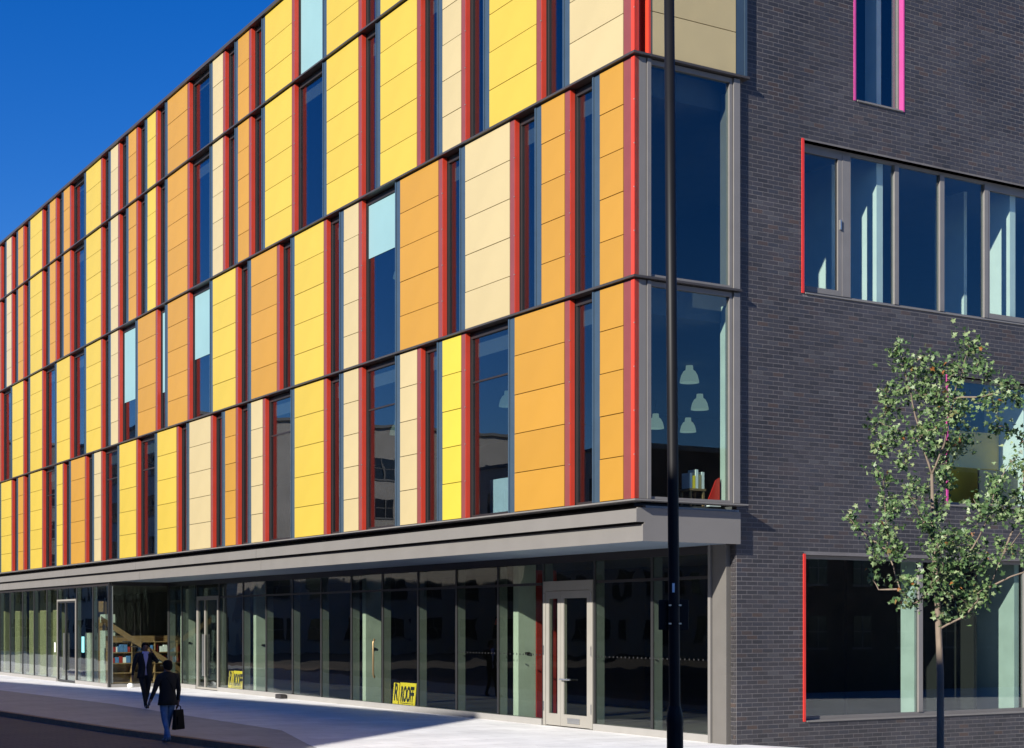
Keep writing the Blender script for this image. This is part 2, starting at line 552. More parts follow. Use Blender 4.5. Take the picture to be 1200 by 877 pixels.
panels = []     # (size key, x0,x1,y0,y1,z0,z1, colour)
def add_panel(y0, y1, z0, z1, c, pieces):
    h = (z1 - z0) / pieces
    for i in range(pieces):
        a, b = z0 + h * i + 0.008, z0 + h * (i + 1) - 0.008
        depth = 29.1 + 0.8545 * (y0 + y1) / 2
        area = (y1 - y0) * (b - a) / depth ** 3
        panels.append((area, 'L', 0.0, 0.05, y0, y1, a, b, c))

ops = []        # window openings of the panelled front (row, y0, y1, z0, z1, blind)
for ri, (zb, zt, row, pieces) in enumerate(ROWS):
    z0, z1 = zb + 0.05, zt - 0.03
    row = sorted(row, key=lambda r: -r[0])
    for i, (k, c, n) in enumerate(row):
        ya, yb = yl(k), yl(k) - (0.86 if n == 1 else 1.905)
        last = i == len(row) - 1
        if last:
            yb = 0.38
        add_panel(yb, ya, z0, z1, c, pieces)
        mb = MB()
        mb.box(0.055, 0.30, yb, ya, z0, z1)                    # carcass behind the panels
        mb.build('panel_backing', M['backing'], B)
        # red trim at the corner side of the panel: mauve face, red reveal
        mb = MB()
        if last:
            mb.box(0.004, 0.10, 0.115, yb - 0.012, z0, z1, 0)
            mb.box(-0.006, 0.10, 0.012, 0.115, z0, z1, 1)
        else:
            y1t = yb - 0.012
            mb.box(0.004, 0.16, y1t - 0.178, y1t, z0, z1, 0)
            mb.box(0.010, 0.118, y1t - 0.190, y1t - 0.178, z0, z1, 1)
            mb.box(0.118, 0.16, y1t - 0.195, y1t - 0.178, z0, z1, 2)
        t = mb.build('red_trim', [M['mauve'], M['redjamb'], M['dark']], B)
        for j in range(pieces):
            mb = MB()
            zz = z0 + (z1 - z0) / pieces * (j + 1) - 0.0
            if j < pieces - 1:
                ye = 0.012 if last else yb - 0.20
                mb.box(-0.012, 0.009, ye - 0.004, ye + 0.012, zz - 0.008, zz + 0.008)
                mb.build('fixing_clip', M['palegrey'], t)
        # blue-grey trim on the far side
        mb = MB()
        mb.box(0.006, 0.15, ya + 0.012, ya + 0.20, z0, z1, 0)
        mb.box(-0.012, 0.15, ya + 0.20, ya + 0.25, z0, z1, 1)
        mb.build('grey_trim', [M['bluegrey'], M['bluegrey']], B)
        if not last:
            nk = row[i + 1][0]
            ops.append((ri, yl(nk) + 0.25, yb - 0.21, zb + 0.04, zt - 0.02, BLINDS.get((ri, k), 0)))

panels.sort(key=lambda p: -p[0])
bev = 0.006
def panel_box(mb, p):
    _, _, x0, x1, y0, y1, z0, z1, c = p
    mb.box(x0, x1, y0, y1, z0, z1)
for p in panels[:292]:
    mb = MB()
    _, _, x0, x1, y0, y1, z0, z1, c = p
    cy, cz = (y0 + y1) / 2, (z0 + z1) / 2
    dx = random.uniform(-0.003, 0.003)
    mb.box(x0 + dx, x1, y0 - cy, y1 - cy, z0 - cz, z1 - cz)
    o = mb.build('cladding_panel', M[c], B)
    o.location = (0, cy, cz)
for c in 'YOCL':
    mb = MB()
    for p in panels[292:]:
        if p[8] == c:
            panel_box(mb, p)
    if mb.v:
        o = mb.build('far_cladding_panels', M[c], B)
        o['kind'] = 'stuff'

# windows between the panels: frame, pane, roller blind
for ri, y0, y1, z0, z1, blind in ops:
    mb = MB()
    fw = 0.045
    mb.box(0.15, 0.24, y1 - fw, y1, z0, z1)
    mb.box(0.15, 0.24, y0, y0 + fw, z0, z1)
    mb.box(0.15, 0.24, y0 + fw, y1 - fw, z0, z0 + 0.07)
    mb.box(0.15, 0.24, y0 + fw, y1 - fw, z1 - 0.12, z1)
    if y1 - y0 > 1.2 and ri < 1:
        zt = z1 - 0.12 - (z1 - z0) * 0.24
        mb.box(0.16, 0.235, y0 + fw, y1 - fw, zt - 0.02, zt + 0.02)
    w = mb.build('window', M['dark'], B)
    mb = MB()
    mb.box(0.18, 0.192, y0 + fw, y1 - fw, z0 + 0.07, z1 - 0.12)
    mb.build('pane', M['glass_up'], w)
    if blind:
        h = (z1 - z0) * blind
        mb = MB()
        mb.box(0.17, 0.176, y0 + fw - 0.01, y1 - fw + 0.01, z1 - 0.12 - h + (0.2 if blind == 1 else 0), z1 - 0.10)
        mb.build('roller_blind', M['blind'], w)

# ledges at the floor lines, turning the corner
def ledge(z, x_end, t=0.042, out=0.075):
    mb = MB()
    mb.box(-out, 0.16, -out, 72.0, z - 0.012, z + t - 0.012)
    mb.box(0.16, x_end, -out, 0.11, z - 0.012, z + t - 0.012)
    mb.build('ledge', M['ledge'], B)
    mb = MB()
    mb.box(0.14, 0.30, 0.3, 72.0, z - 0.16, z - 0.014)
    mb.build('window_head', M['dark'], B)
ledge(LEVELS[1], 2.52)
ledge(LEVELS[2], 2.72)
ledge(LEVELS[3], 2.72)
ledge(TOP, 2.72, t=0.10)

# corner bay on the brick side
for z0, z1, glazed in ((LEVELS[0], LEVELS[1], 1), (LEVELS[1], LEVELS[2], 1), (LEVELS[2], LEVELS[3], 0), (LEVELS[3], TOP, 0)):
    a, b = z0 + 0.05, z1 - 0.03
    if glazed:
        mb = MB()
        mb.box(0.012, 0.27, 0.012, 0.10, a, b)
        mb.build('corner_cover', M['cladgrey'], B)
        w = MB()
        w.box(0.285, 0.37, -0.01, 0.14, a, b, 0)
        w.box(2.29, 2.36, 0.03, 0.16, a, b, 0)
        w.box(2.375, 2.53, -0.0, 0.14, a, b, 0)
        w.box(0.37, 2.29, 0.03, 0.14, a, a + 0.05, 0)
        w.box(0.37, 2.29, 0.03, 0.14, b - 0.09, b, 0)
        wo = w.build('corner_window', M['framegrey'], B)
        g = MB()
        g.box(0.37, 2.29, 0.075, 0.087, a + 0.05, b - 0.09)
        g.build('pane', M['glass_br'], wo)
        l = MB()
        l.box(2.42, 2.48, 0.18, 0.48, a, b - 0.2)
        l.build('window_lining', M['concrete'] if z0 < 8 else M['framegrey'], B)
    else:
        pieces = 5 if z0 < 17 else 3
        mb = MB()
        mb.box(0.012, 0.09, 0.012, 0.10, a, b, 0)
        mb.box(0.10, 0.115, 0.02, 0.10, a, b, 0)
        mb.build('corner_cover', M['cladgrey'], B)
        mb = MB()
        mb.box(0.30, 0.35, -0.02, 0.22, a, b, 0)
        mb.box(0.115, 0.30, 0.20, 0.24, a, b, 0)
        mb.build('red_trim', M['redjamb'], B)
        h = (b - a) / pieces
        for i in range(pieces):
            mb = MB()
            mb.box(0.36, 2.42, 0.0, 0.05, a + h * i + 0.008, a + h * (i + 1) - 0.008)
            mb.build('cladding_panel', M['C'], B)
        mb = MB()
        mb.box(0.36, 2.42, 0.055, 0.30, a, b)
        mb.build('panel_backing', M['backing'], B)
        mb = MB()
        mb.box(2.435, 2.64, 0.004, 0.16, a, b, 0)
        mb.box(2.64, 2.70, -0.012, 0.098, a, b, 1)
        mb.build('grey_trim', [M['bluegrey'], M['bluegrey']], B)

# canopy: cornice, two fascia bands, soffit
mb = MB()
mb.box(-0.17, 0.26, -0.24, 72, 4.672, 4.70)
mb.box(0.26, 2.54, -0.24, 0.11, 4.672, 4.70)
cn = mb.build('canopy', M['cladgrey'], B)
def fascia_run(x, z0, z1, name):
    y = -0.05
    lens = [18.75, 11.2, 9.0, 10.0, 23.0]
    for i, L in enumerate(lens):
        m_ = MB()
        m_.box(x, x + 0.03, y + (0.0 if i == 0 else 0.015), y + L, z0, z1)
        m_.build(name, M['cladgrey'], cn)
        y += L
fascia_run(0.0, 4.285, 4.535, 'fascia_board')
fascia_run(0.15, 3.93, 4.245, 'fascia_board')
mb = MB()
mb.box(0.185, 0.25, 0.0, 71.9, 3.94, 4.6)
mb.build('fascia_backing', M['dark'], cn)
mb = MB()
# side fascia on the brick side, its left edge stepping in at the lower band
poly = [(0.031, 4.285), (0.031, 4.555), (2.50, 4.555), (2.50, 3.93), (0.181, 3.93), (0.181, 4.285)]
n = len(poly)
vs = [(x, -0.05, z) for x, z in poly] + [(x, 0.0, z) for x, z in poly]
mb.v += vs
mb.f.append(tuple(range(n)))
mb.f.append(tuple(reversed(range(n, 2 * n))))
for i in range(n):
    j = (i + 1) % n
    mb.f.append((i, n + i, n + j, j))
mb.mi += [0] * (n + 2)
mb.build('fascia_board', M['cladgrey'], cn)
mb = MB()
mb.box(0.25, 2.44, 0.0, 33.7, 3.945, 3.985)
mb.box(0.25, 2.50, 0.0, 0.45, 3.985, 4.60)
mb.build('soffit', M['soffit'], cn)

# ------------------------------------------------------------------ ground-floor glazing
GX = 2.5          # plane of the set-back glazing
FX = 0.20         # plane of the flush glazing at the far end
RET = 33.72       # where the glass turns back
MB_sill = MB()
for a, b in ((0.80, 4.99), (7.11, 28.32), (30.57, RET)):
    MB_sill.box(GX - 0.06, GX + 0.14, a + 0.01, b - 0.01, -0.05, 0.15)
MB_sill.box(FX + 0.10, GX - 0.07, RET - 0.06, RET + 0.1, -0.05, 0.12)
for a, b in ((RET, 37.97), (40.79, 71.5)):
    MB_sill.box(FX - 0.06, FX + 0.09, a + 0.01, b - 0.01, -0.05, 0.14)
MB_sill.build('plinth', M['palegrey'], B)
mb = MB()
mb.box(GX - 0.02, GX + 0.12, 0.80, RET, 3.78, 3.94)
mb.box(FX + 0.1, GX - 0.03, RET - 0.02, RET + 0.08, 3.80, 3.93)
mb.box(FX + 0.07, FX + 0.16, RET + 0.1, 71.5, 3.80, 3.93)
mb.build('glazing_head', M['dark'], B)
def glaze(gx, mulls, doors, zt, deep):
    for i, y in enumerate(mulls):
        mb = MB()
        mb.box(gx - 0.014, gx + 0.014, y - 0.04, y + 0.04, 0.15, zt, 1)
        mb.box(gx + 0.02, gx + deep, y - 0.035, y + 0.035, 0.15, zt, 0)
        mb.build('mullion', [M['fin'], M['mullion']], B)
    for b, a in zip(mulls[:-1], mulls[1:]):
        isdoor = any(abs(a - d[0]) < 0.01 for d in doors)
        mb = MB()
        mb.box(gx + 0.004, gx + 0.016, a + 0.03, b - 0.03, 3.36 if isdoor else 0.15, zt)
        mb.build('shop_pane', M['glass_gf'], B)
glaze(GX, [33.66, 32.2, 30.57, 28.32, 26.07, 24.04, 21.87, 19.69, 17.56, 15.53, 13.4, 11.29, 9.19, 7.11, 4.99, 2.84, 0.79], [(4.99, 7.11), (28.32, 30.57)], 3.78, 0.24)
glaze(FX, [70.5, 68.4, 66.2, 64.0, 61.8, 59.5, 57.2, 55.0, 52.46, 50.75, 48.79, 46.54, 44.55, 42.45, 40.79, 37.97, 35.75, 33.75], [(37.97, 40.79)], 3.80, 0.16)
# the return pane between the two planes
mb = MB()
mb.box(FX + 0.05, GX - 0.03, RET + 0.004, RET + 0.016, 0.12, 3.80)
mb.build('shop_pane', M['glass_clear'], B)
mb = MB()
mb.box(FX - 0.02, FX + 0.05, RET - 0.03, RET + 0.04, -0.02, 3.93)
mb.box(GX - 0.03, GX + 0.03, RET - 0.03, RET + 0.04, -0.02, 3.93)
mb.build('corner_mullion', M['mullion'], B)
mb = MB()
mb.box(GX - 0.01, GX + 0.10, 7.2, 28.2, 3.28, 3.34)
mb.box(GX - 0.01, GX + 0.10, 0.85, 4.9, 3.28, 3.34)
mb.build('transom', M['dark'], B)

def door(gx, y0, y1, top, split, thin=False, m_l='doorgrey'):
    f = 0.10 if not thin else 0.07
    mb = MB()
    x0, x1 = gx - 0.04, gx + 0.10
    mb.box(x0, x1, y0 + 0.035, y0 + 0.035 + f, 0.02, top)
    mb.box(x0, x1, y1 - 0.035 - f, y1 - 0.035, 0.02, top)
    mb.box(x0, x1, y0 + 0.035 + f, y1 - 0.035 - f, top - (0.22 if not thin else 0.07), top)
    d = mb.build('entrance_door', M['doorgrey'], B)
    a, b = y0 + 0.04 + f, y1 - 0.04 - f
    hd = 0.23 if not thin else 0.08
    for (p, q) in ((a, split), (split, b)):
        mb = MB()
        s = 0.13 if not thin else 0.05
        tr = 0.17 if not thin else 0.06
        mb.box(x0 + 0.01, x1 - 0.04, p + 0.004, p + s, 0.03, top - hd)
        mb.box(x0 + 0.01, x1 - 0.04, q - s, q - 0.004, 0.03, top - hd)
        mb.box(x0 + 0.01, x1 - 0.04, p + s, q - s, 0.03, 0.30 if not thin else 0.10)
        mb.box(x0 + 0.01, x1 - 0.04, p + s, q - s, top - hd - tr, top - hd)
        mb.build('door_leaf', M[m_l], d)
        mb = MB()
        mb.box(gx + 0.0, gx + 0.012, p + s, q - s, 0.30 if not thin else 0.10, top - hd - tr)
        mb.build('pane', M['glass_gf'], d)
    mb = MB()
    if thin:
        for s in (-0.07, 0.07):
            mb.tube([(x0 - 0.05, split + s, 0.5), (x0 - 0.05, split + s, 2.0)], [0.018, 0.018], 8)
    else:
        yy = split - 0.07
        mb.tube([(x0, yy, 1.10), (x0 - 0.06, yy, 1.10), (x0 - 0.06, yy - 0.42, 1.10)], [0.02, 0.02, 0.02], 8)
        mb.box(x0 - 0.004, x0 + 0.01, y0 + 0.55, y0 + 1.05, 0.10, 0.22)
    mb.build('handle', M['steel'], d)
    if not thin:
        for zz in (0.35, 1.65, 2.85):
            for yy in (y0 + 0.06, y1 - 0.09):
                mb = MB()
                mb.box(x0 - 0.015, x0, yy, yy + 0.03, zz, zz + 0.22)
                mb.build('hinge', M['steel'], d)
door(GX, 4.99, 7.11, 3.36, 6.34)
door(GX, 28.32, 30.57, 3.36, 29.7, thin=True)
door(FX, 37.97, 40.79, 3.36, 39.5, thin=True, m_l='mullion')
# row of vision dots on the glass
mb = MB()
y = 0.95
while y < 11.2:
    if not 4.95 < y < 7.15:
        mb.box(GX - 0.004, GX + 0.002, y, y + 0.035, 1.63, 1.665)
    y += 0.15
o = mb.build('glass_dots', M['mullion'], B)
o['kind'] = 'stuff'
# corner post beside the brick return
mb = MB()
mb.box(2.36, 2.62, 0.72, 0.80, -0.05, 4.01, 1)
mb.box(2.40, 2.62, 0.27, 0.70, -0.05, 4.01, 0)
mb.build('corner_post', [M['postgrey'], M['cladgrey']], B, bevel=0.004)

# concrete blades just inside the glass
blades = [8.83, 17.35, 25.8, 33.15]
for y in blades:
    mb = MB()
    mb.box(2.86, 3.36, y, y + 0.24, 0.03, 3.98)
    mb.build('column', M['concrete'], B)
    mb = MB()
    mb.box(3.05, 3.17, y - 0.03, y, 1.62, 1.68)
    mb.build('bracket', M['dark'], B)
    for z in (0.95, 1.9, 2.85):
        pass

# interior shell
for z in LEVELS[0:3]:
    mb = MB()
    mb.box(0.31, 9.0, 0.45, 71.5, z - 0.55, z - 0.02)
    mb.box(9.0, 24.0, 0.5, 12.0, z - 0.55, z - 0.02)
    mb.build('floor_slab', [M['ceiling']], B)
    mb = MB()
    mb.box(0.31, 9.0, 0.45, 71.5, z - 0.016, z + 0.0)
    mb.box(9.0, 24.0, 0.5, 12.0, z - 0.016, z + 0.0)
    mb.build('interior_floor', M['floor_in'], B)
mb = MB()
mb.box(0.31, 9.0, 0.45, 71.5, LEVELS[3] - 0.55, LEVELS[3] - 0.02)
mb.box(0.33, 24.0, 0.45, 72, TOP - 0.3, TOP - 0.1)
mb.build('roof_slab', M['ceiling'], B)
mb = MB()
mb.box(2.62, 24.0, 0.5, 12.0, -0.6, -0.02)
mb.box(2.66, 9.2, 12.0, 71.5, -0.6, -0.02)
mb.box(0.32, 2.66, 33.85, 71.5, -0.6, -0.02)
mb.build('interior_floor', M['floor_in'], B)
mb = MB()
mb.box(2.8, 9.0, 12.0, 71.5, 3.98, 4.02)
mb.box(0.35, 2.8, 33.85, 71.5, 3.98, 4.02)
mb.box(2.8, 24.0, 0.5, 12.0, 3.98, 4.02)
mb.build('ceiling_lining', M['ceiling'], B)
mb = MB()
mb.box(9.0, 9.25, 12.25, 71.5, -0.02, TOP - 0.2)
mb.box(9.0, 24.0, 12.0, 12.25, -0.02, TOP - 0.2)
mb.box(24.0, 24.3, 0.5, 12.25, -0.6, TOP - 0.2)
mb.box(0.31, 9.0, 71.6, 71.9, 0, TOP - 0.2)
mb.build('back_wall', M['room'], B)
# red lining wall beside the entrance, wooden wall panel at the far end
mb = MB()
mb.box(3.37, 3.95, 8.80, 8.95, 0.0, 3.7)
mb.build('partition_wall', M['red_wall'], B)
for y0_, y1_ in ((51.6, 52.6), (49.3, 50.6), (47.4, 48.3), (54.4, 55.4), (57.4, 58.2)):
    mb = MB()
    mb.box(2.0, 2.35, y0_, y1_, 0.0, 3.95)
    mb.build('column', M['olive'], B)
mb = MB()
mb.box(1.2, 1.6, 37.5, 38.2, 0.0, 2.1)
mb.box(1.2, 1.6, 37.5, 38.2, 2.42, 2.75)
mb.build('column', M['concrete'], B)
mb = MB()
mb.box(1.1, 1.4, 39.2, 39.9, 0.0, 2.0)
mb.build('column', M['concrete'], B)
mb = MB()
mb.box(1.4, 1.5, 38.3, 39.1, 0.0, 3.3)
mb.build('partition_wall', M['wood'], B)

# ------------------------------------------------------------------ brick front
BW, BH, JT = 0.270, 0.0888, 0.017
WX1 = 22.0
OPEN = [(5.64, 7.05, 13.2, 17.0), (4.22, 15.4, 9.07, 12.15), (8.33, 15.6, 4.95, 7.74), (4.26, 14.1, 0.42, 3.77)]
BY = 0.10
xs = sorted({2.52, WX1} | {o[0] for o in OPEN} | {o[1] for o in OPEN})
zs = sorted({-2.2, TOP - 0.02} | {o[2] for o in OPEN} | {o[3] for o in OPEN})
mb = MB()
for i in range(len(xs) - 1):
    for j in range(len(zs) - 1):
        cx, cz = (xs[i] + xs[i + 1]) / 2, (zs[j] + zs[j + 1]) / 2
        if any(o[0] < cx < o[1] and o[2] < cz < o[3] for o in OPEN):
            continue
        mb.box(xs[i], xs[i + 1], BY + 0.0035, BY + 0.35, zs[j], zs[j + 1])
mb.build('brick_side_wall', M['mortar'], B)
bricks = []
z = -2.2
row = 0
while z < TOP - 0.1:
    x = 2.512 - (BW / 2 if row % 2 else 0)
    while x < WX1:
        a, b = max(x, 2.512) + JT / 2, min(x + BW, WX1) - JT / 2
        segs = [(a, b)] if b - a > 0.03 else []
        for o in OPEN:
            if o[2] - 0.04 < z + BH / 2 < o[3] + 0.04:
                ns = []
                for p, q in segs:
                    if q <= o[0] or p >= o[1]:
                        ns.append((p, q))
                    else:
                        if p < o[0] - 0.02:
                            ns.append((p, o[0]))
                        if q > o[1] + 0.02:
                            ns.append((o[1], q))
                segs = ns
        for p, q in segs:
            bricks.append((p, q, z + JT / 2, z + BH - JT / 2))
        x += BW
    z += BH
    row += 1
def brick_key(b):
    depth = 29.1 + 0.519 * b[0]
    zc = b[2]
    py = 731 - (zc - CAM_Z) / depth * 1823
    full = abs((b[1] - b[0]) - (BW - JT)) < 0.001
    seen = -5 < py < 880
    return (0 if (seen and full and zc > -0.4) else 1, depth + abs(zc - 6.0) * 0.25)
bricks.sort(key=brick_key)
base = MB()
base.box(-0.5, 0.5, 0, 1, -0.5, 0.5)
bme = base.mesh('brick', M['brick'])
for (a, b, c, d) in bricks[:296]:
    inst('brick', bme, B, ((a + b) / 2, BY + random.uniform(-0.001, 0.001), (c + d) / 2), (b - a, 0.02, d - c))
mb = MB()
for (a, b, c, d) in bricks[296:]:
    j = random.uniform(-0.001, 0.001)
    n = len(mb.v)
    y0, y1 = BY + j, BY + 0.02
    mb.v += [(a, y0, c), (b, y0, c), (b, y0, d), (a, y0, d), (a, y1, c), (b, y1, c), (b, y1, d), (a, y1, d)]
    mb.f += [(n, n + 1, n + 2, n + 3), (n, n + 4, n + 5, n + 1), (n + 1, n + 5, n + 6, n + 2), (n + 2, n + 6, n + 7, n + 3), (n + 3, n + 7, n + 4, n)]
    mb.mi += [0] * 5
# headers on the sunlit return by the entrance
z = -2.2
row = 0
while z < 4.0:
    spans = ((0.115, 0.255),) if row % 2 else ((0.115, 0.175), (0.189, 0.255))
    for p, q in spans:
        mb.box(2.500, 2.518, p, q, z + JT / 2, z + BH - JT / 2)
    z += BH
    row += 1
o = mb.build('brickwork', M['brick'], B)
o['kind'] = 'stuff'

def brick_window(op, lights, trim, sash=(), right_jamb=None, sill_m='cladgrey', depth=0.17, tw=0.06):
    x0, x1, z0, z1 = op
    y0, y1 = BY + depth, BY + depth + 0.07
    mb = MB()
    f = 0.07
    mb.box(x0, x1, y0, y1, z0, z0 + f)
    mb.box(x0, x1, y0, y1, z1 - f, z1)
    mb.box(x0, x0 + f + 0.06, y0, y1, z0 + f, z1 - f)
    mb.box(x1 - f, x1, y0, y1, z0 + f, z1 - f)
    for a, b in lights:
        mb.box(a, b, y0 - 0.02, y1, z0 + f, z1 - f)
    w = mb.build('window', M['framegrey'], B)
    cuts = [x0 + f + 0.06] + [v for ab in lights for v in ab] + [x1 - f]
    for k in range(0, len(cuts), 2):
        p, q = cuts[k], cuts[k + 1]
        g = MB()
        g.box(p, q, y0 + 0.03, y0 + 0.042, z0 + f, z1 - f)
        g.build('pane', M['glass_br'], w)
        if k // 2 in sash:
            s = MB()
            t = 0.085
            s.box(p, p + t * 0.6, y0 - 0.012, y0 + 0.028, z0 + f, z1 - f)
            s.box(q - t * 1.3, q, y0 - 0.012, y0 + 0.028, z0 + f, z1 - f)
            s.box(p + t * 0.6, q - t * 1.3, y0 - 0.012, y0 + 0.028, z0 + f, z0 + f + t * 1.3)
            s.box(p + t * 0.6, q - t * 1.3, y0 - 0.012, y0 + 0.028, z1 - f - t * 1.3, z1 - f)
            s.build('sash', M['framegrey'], w)
            h = MB()
            h.box(q - t * 0.9, q - t * 0.5, y0 - 0.05, y0 - 0.012, (z0 + z1) / 2 - 0.1, (z0 + z1) / 2 + 0.1)
            h.build('handle', M['steel'], w)
    m_ = MB()
    m_.box(x0 - 0.02, x0 + tw - 0.02, BY - 0.02, y0, z0 - 0.02, z1 + 0.02)
    m_.build('reveal_trim', M[trim], w)
    if right_jamb:
        m_ = MB()
        m_.box(x1 - 0.02, x1 + 0.012, BY - 0.012, y0, z0 - 0.02, z1 + 0.02)
        m_.build('reveal_trim', M[right_jamb], w)
    m_ = MB()
    m_.box(x0 + 0.07, x1 - 0.04, BY - 0.03, y0, z0 - 0.03, z0 - 0.002)
    m_.build('sill', M[sill_m], w)
    m_ = MB()
    m_.box(x0 + 0.07, x1 - 0.04, BY + 0.012, y0, z1, z1 + 0.02)
    m_.build('lintel', M['dark'], w)
    return w
brick_window(OPEN[1], [(5.45, 5.68), (6.94, 7.06), (8.29, 8.42), (9.67, 9.79), (11.2, 11.4), (12.7, 12.82), (14.0, 14.12)], 'red', sash=(0, 4))
brick_window(OPEN[0], [], 'pink', right_jamb='pink', depth=0.11, tw=0.05)
brick_window(OPEN[2], [(11.9, 12.05)], 'pink', tw=0.05)
brick_window(OPEN[3], [(7.65, 7.77), (10.95, 11.07)], 'red')

# rooms behind the brick front
fin = MB()
for dx in (0.0, 4.1, 8.2):
    fin.box(6.62 + dx, 6.80 + dx, 0.46, 1.25, LEVELS[1], 12.4)
    fin.box(6.50 + dx, 6.60 + dx, 1.7, 2.6, LEVELS[1], 12.4)
fin.build('partition_wall', M['white'], B)
fin = MB()
fin.box(6.62, 6.75, 0.46, 0.8, LEVELS[2], 17.0)
fin.build('partition_wall', M['white'], B)
fin = MB()
fin.box(8.0, 11.15, 1.15, 1.3, LEVELS[0], 6.75)
fin.build('partition_wall', M['yellow_wall'], B)
fin = MB()
fin.box(11.17, 11.3, 0.46, 1.6, LEVELS[0], 8.3)
fin.build('partition_wall', M['white'], B)
fin = MB()
fin.box(9.9, 11.2, 0.62, 0.66, LEVELS[0] + 0.3, LEVELS[0] + 1.15)
fin.build('balustrade', M['cladgrey'], B)
fin = MB()
fin.box(7.72, 7.84, 0.45, 0.85, 0.0, 3.9)
fin.box(10.85, 11.0, 0.45, 1.6, 0.0, 3.9)
fin.box(5.9, 6.05, 2.6, 5.0, 0.0, 3.9)
fin.build('partition_wall', M['concrete'], B)
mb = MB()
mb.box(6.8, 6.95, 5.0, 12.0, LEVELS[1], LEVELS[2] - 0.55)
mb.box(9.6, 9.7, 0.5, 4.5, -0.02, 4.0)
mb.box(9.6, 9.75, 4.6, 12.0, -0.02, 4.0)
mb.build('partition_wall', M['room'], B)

# ------------------------------------------------------------------ pendant lamps inside
def pendant(loc, label, m='lampwhite', ceil=8.32, r=0.225, group='bell pendant lamps inside the library'):
    t = thing('pendant_lamp', label, 'lamp', loc, 0, group)
    mb = MB()
    h = r * 1.75
    mb.lathe([(0.0, h), (r * 0.36, h), (r * 0.40, h * 0.74), (r * 0.62, h * 0.66), (r * 0.85, h * 0.42), (r * 0.97, h * 0.14), (r, 0), (r * 0.96, 0), (r * 0.8, h * 0.4), (r * 0.5, h * 0.62), (0.0, h * 0.68)], seg=18)
    mb.build('lamp_shade', M[m], t, smooth=True)
    mb = MB()
    top = max(0.1, ceil - loc[2])
    mb.tube([(0, 0, h), (0, 0, top)], [0.012, 0.012], 6)
    mb.build('cable', M['dark'], t)
    return t
LOWC = 8.32
pendant(W(4.92, 4.69, 7.90), 'white bell pendant highest in the corner window, right of the lamp post', ceil=LOWC)
pendant(W(7.24, 7.26, 7.75), 'white bell pendant second from the top in the corner window', ceil=LOWC)
pendant(W(9.3, 10.4, 7.65), 'white bell pendant third down in the corner window', ceil=LOWC)
pendant(W(7.6, 9.6, 7.55), 'white bell pendant left of the lamp post behind the corner glass', ceil=LOWC)
pendant(W(8.2, 11.2, 7.35), 'lowest white bell pendant left of the lamp post, half behind it', ceil=LOWC)
pendant(W(3.2, 9.9, 7.85), 'white bell pendant in the wide window left of the big orange panels', ceil=LOWC)
pendant(W(2.2, 7.6, 7.75), 'white bell pendant at the right edge of the wide lower window', ceil=LOWC)
pendant(W(3.0, 15.6, 7.72), 'white bell pendant in the lower window left of a cream column', ceil=LOWC)
pendant(W(2.0, 13.3, 7.45), 'white bell pendant lowest in the lower window left of a cream column', ceil=LOWC)
pendant(W(2.6, 14.6, 11.9), 'white bell pendant upper one in the tall blue window', ceil=12.5)
pendant(W(2.0, 12.9, 10.9), 'white bell pendant lower one in the tall blue window', ceil=12.5)
pendant(W(4.6, 12.6, 2.35), 'red dish lamp low over the dark shop floor', m='redlamp', ceil=3.98, r=0.16, group='red lamps on the ground floor')
pendant(W(4.2, 10.1, 3.0), 'red dish lamp higher up near the concrete column', m='redlamp', ceil=3.98, r=0.13, group='red lamps on the ground floor')

# ------------------------------------------------------------------ things behind the glass
def board(loc, w, h, label, m, t=0.05):
    o = thing('display_board', label, 'display board', loc, TH)
    mb = MB()
    mb.box(0, t, -w / 2, w / 2, 0.06, h)
    mb.build('board', m, o)
    mb = MB()
    for s in (-1, 1):
        mb.box(-0.12, 0.18, s * w * 0.4 - 0.03, s * w * 0.4 + 0.03, 0.0, 0.06)
    mb.build('foot', M['dark'], o)
board(W(1.0, 5.0, LEVELS[0]), 0.7, 2.3, 'tall pale board standing behind the wide lower window', M['white'])
board(W(0.8, 6.2, LEVELS[0]), 1.0, 0.95, 'low pale board behind the wide lower window', M['white'])
board(W(0.9, 16.9, LEVELS[0]), 1.1, 1.7, 'pale board in the lower window beside the tall yellow panels', M['white'])

# red card and pale books by the corner window
rc = thing('display_card', 'red display card leaning behind the corner window by the brick edge', 'display card', W(2.14, 0.42, LEVELS[0]), TH)
mb = MB()
mb.v += [(-.10, 0, 0.06), (.22, 0, 0.06), (.22, 0, .58), (.12, 0, .52), (-.10, .02, 0.06), (.22, .02, 0.06), (.22, .02, .58), (.12, .02, .52)]
mb.f += [(0, 1, 2, 3), (7, 6, 5, 4), (0, 4, 5, 1), (1, 5, 6, 2), (2, 6, 7, 3), (3, 7, 4, 0)]
mb.mi += [0] * 6
mb.build('card', M['redlamp'], rc)
mb = MB(); mb.box(-.08, .2, -.06, .1, 0, .06); mb.build('foot', M['white'], rc)
tb = thing('book_stand', 'small stand of pale books behind the corner window', 'book stand', W(1.82, 0.42, LEVELS[0]), TH)
mb = MB(); mb.box(-0.2, 0.2, 0, 0.35, 0.30, 0.34); mb.box(-0.18, -0.14, 0.02, 0.06, 0, 0.30); mb.box(0.14, 0.18, 0.02, 0.06, 0, 0.30); mb.box(0.14, 0.18, 0.29, 0.33, 0, 0.30); mb.box(-0.18, -0.14, 0.29, 0.33, 0, 0.30)
mb.build('shelf', M['wood'], tb)
for i, (c, hh) in enumerate((('white', 0.5), ('signyellow', 0.42), ('white', 0.62), ('C', 0.46), ('white', 0.55))):
    mb = MB(); mb.box(-0.18 + i * 0.075, -0.12 + i * 0.075, 0.03, 0.28, 0.342, 0.342 + hh * 0.6); mb.build('book', M[c], tb)

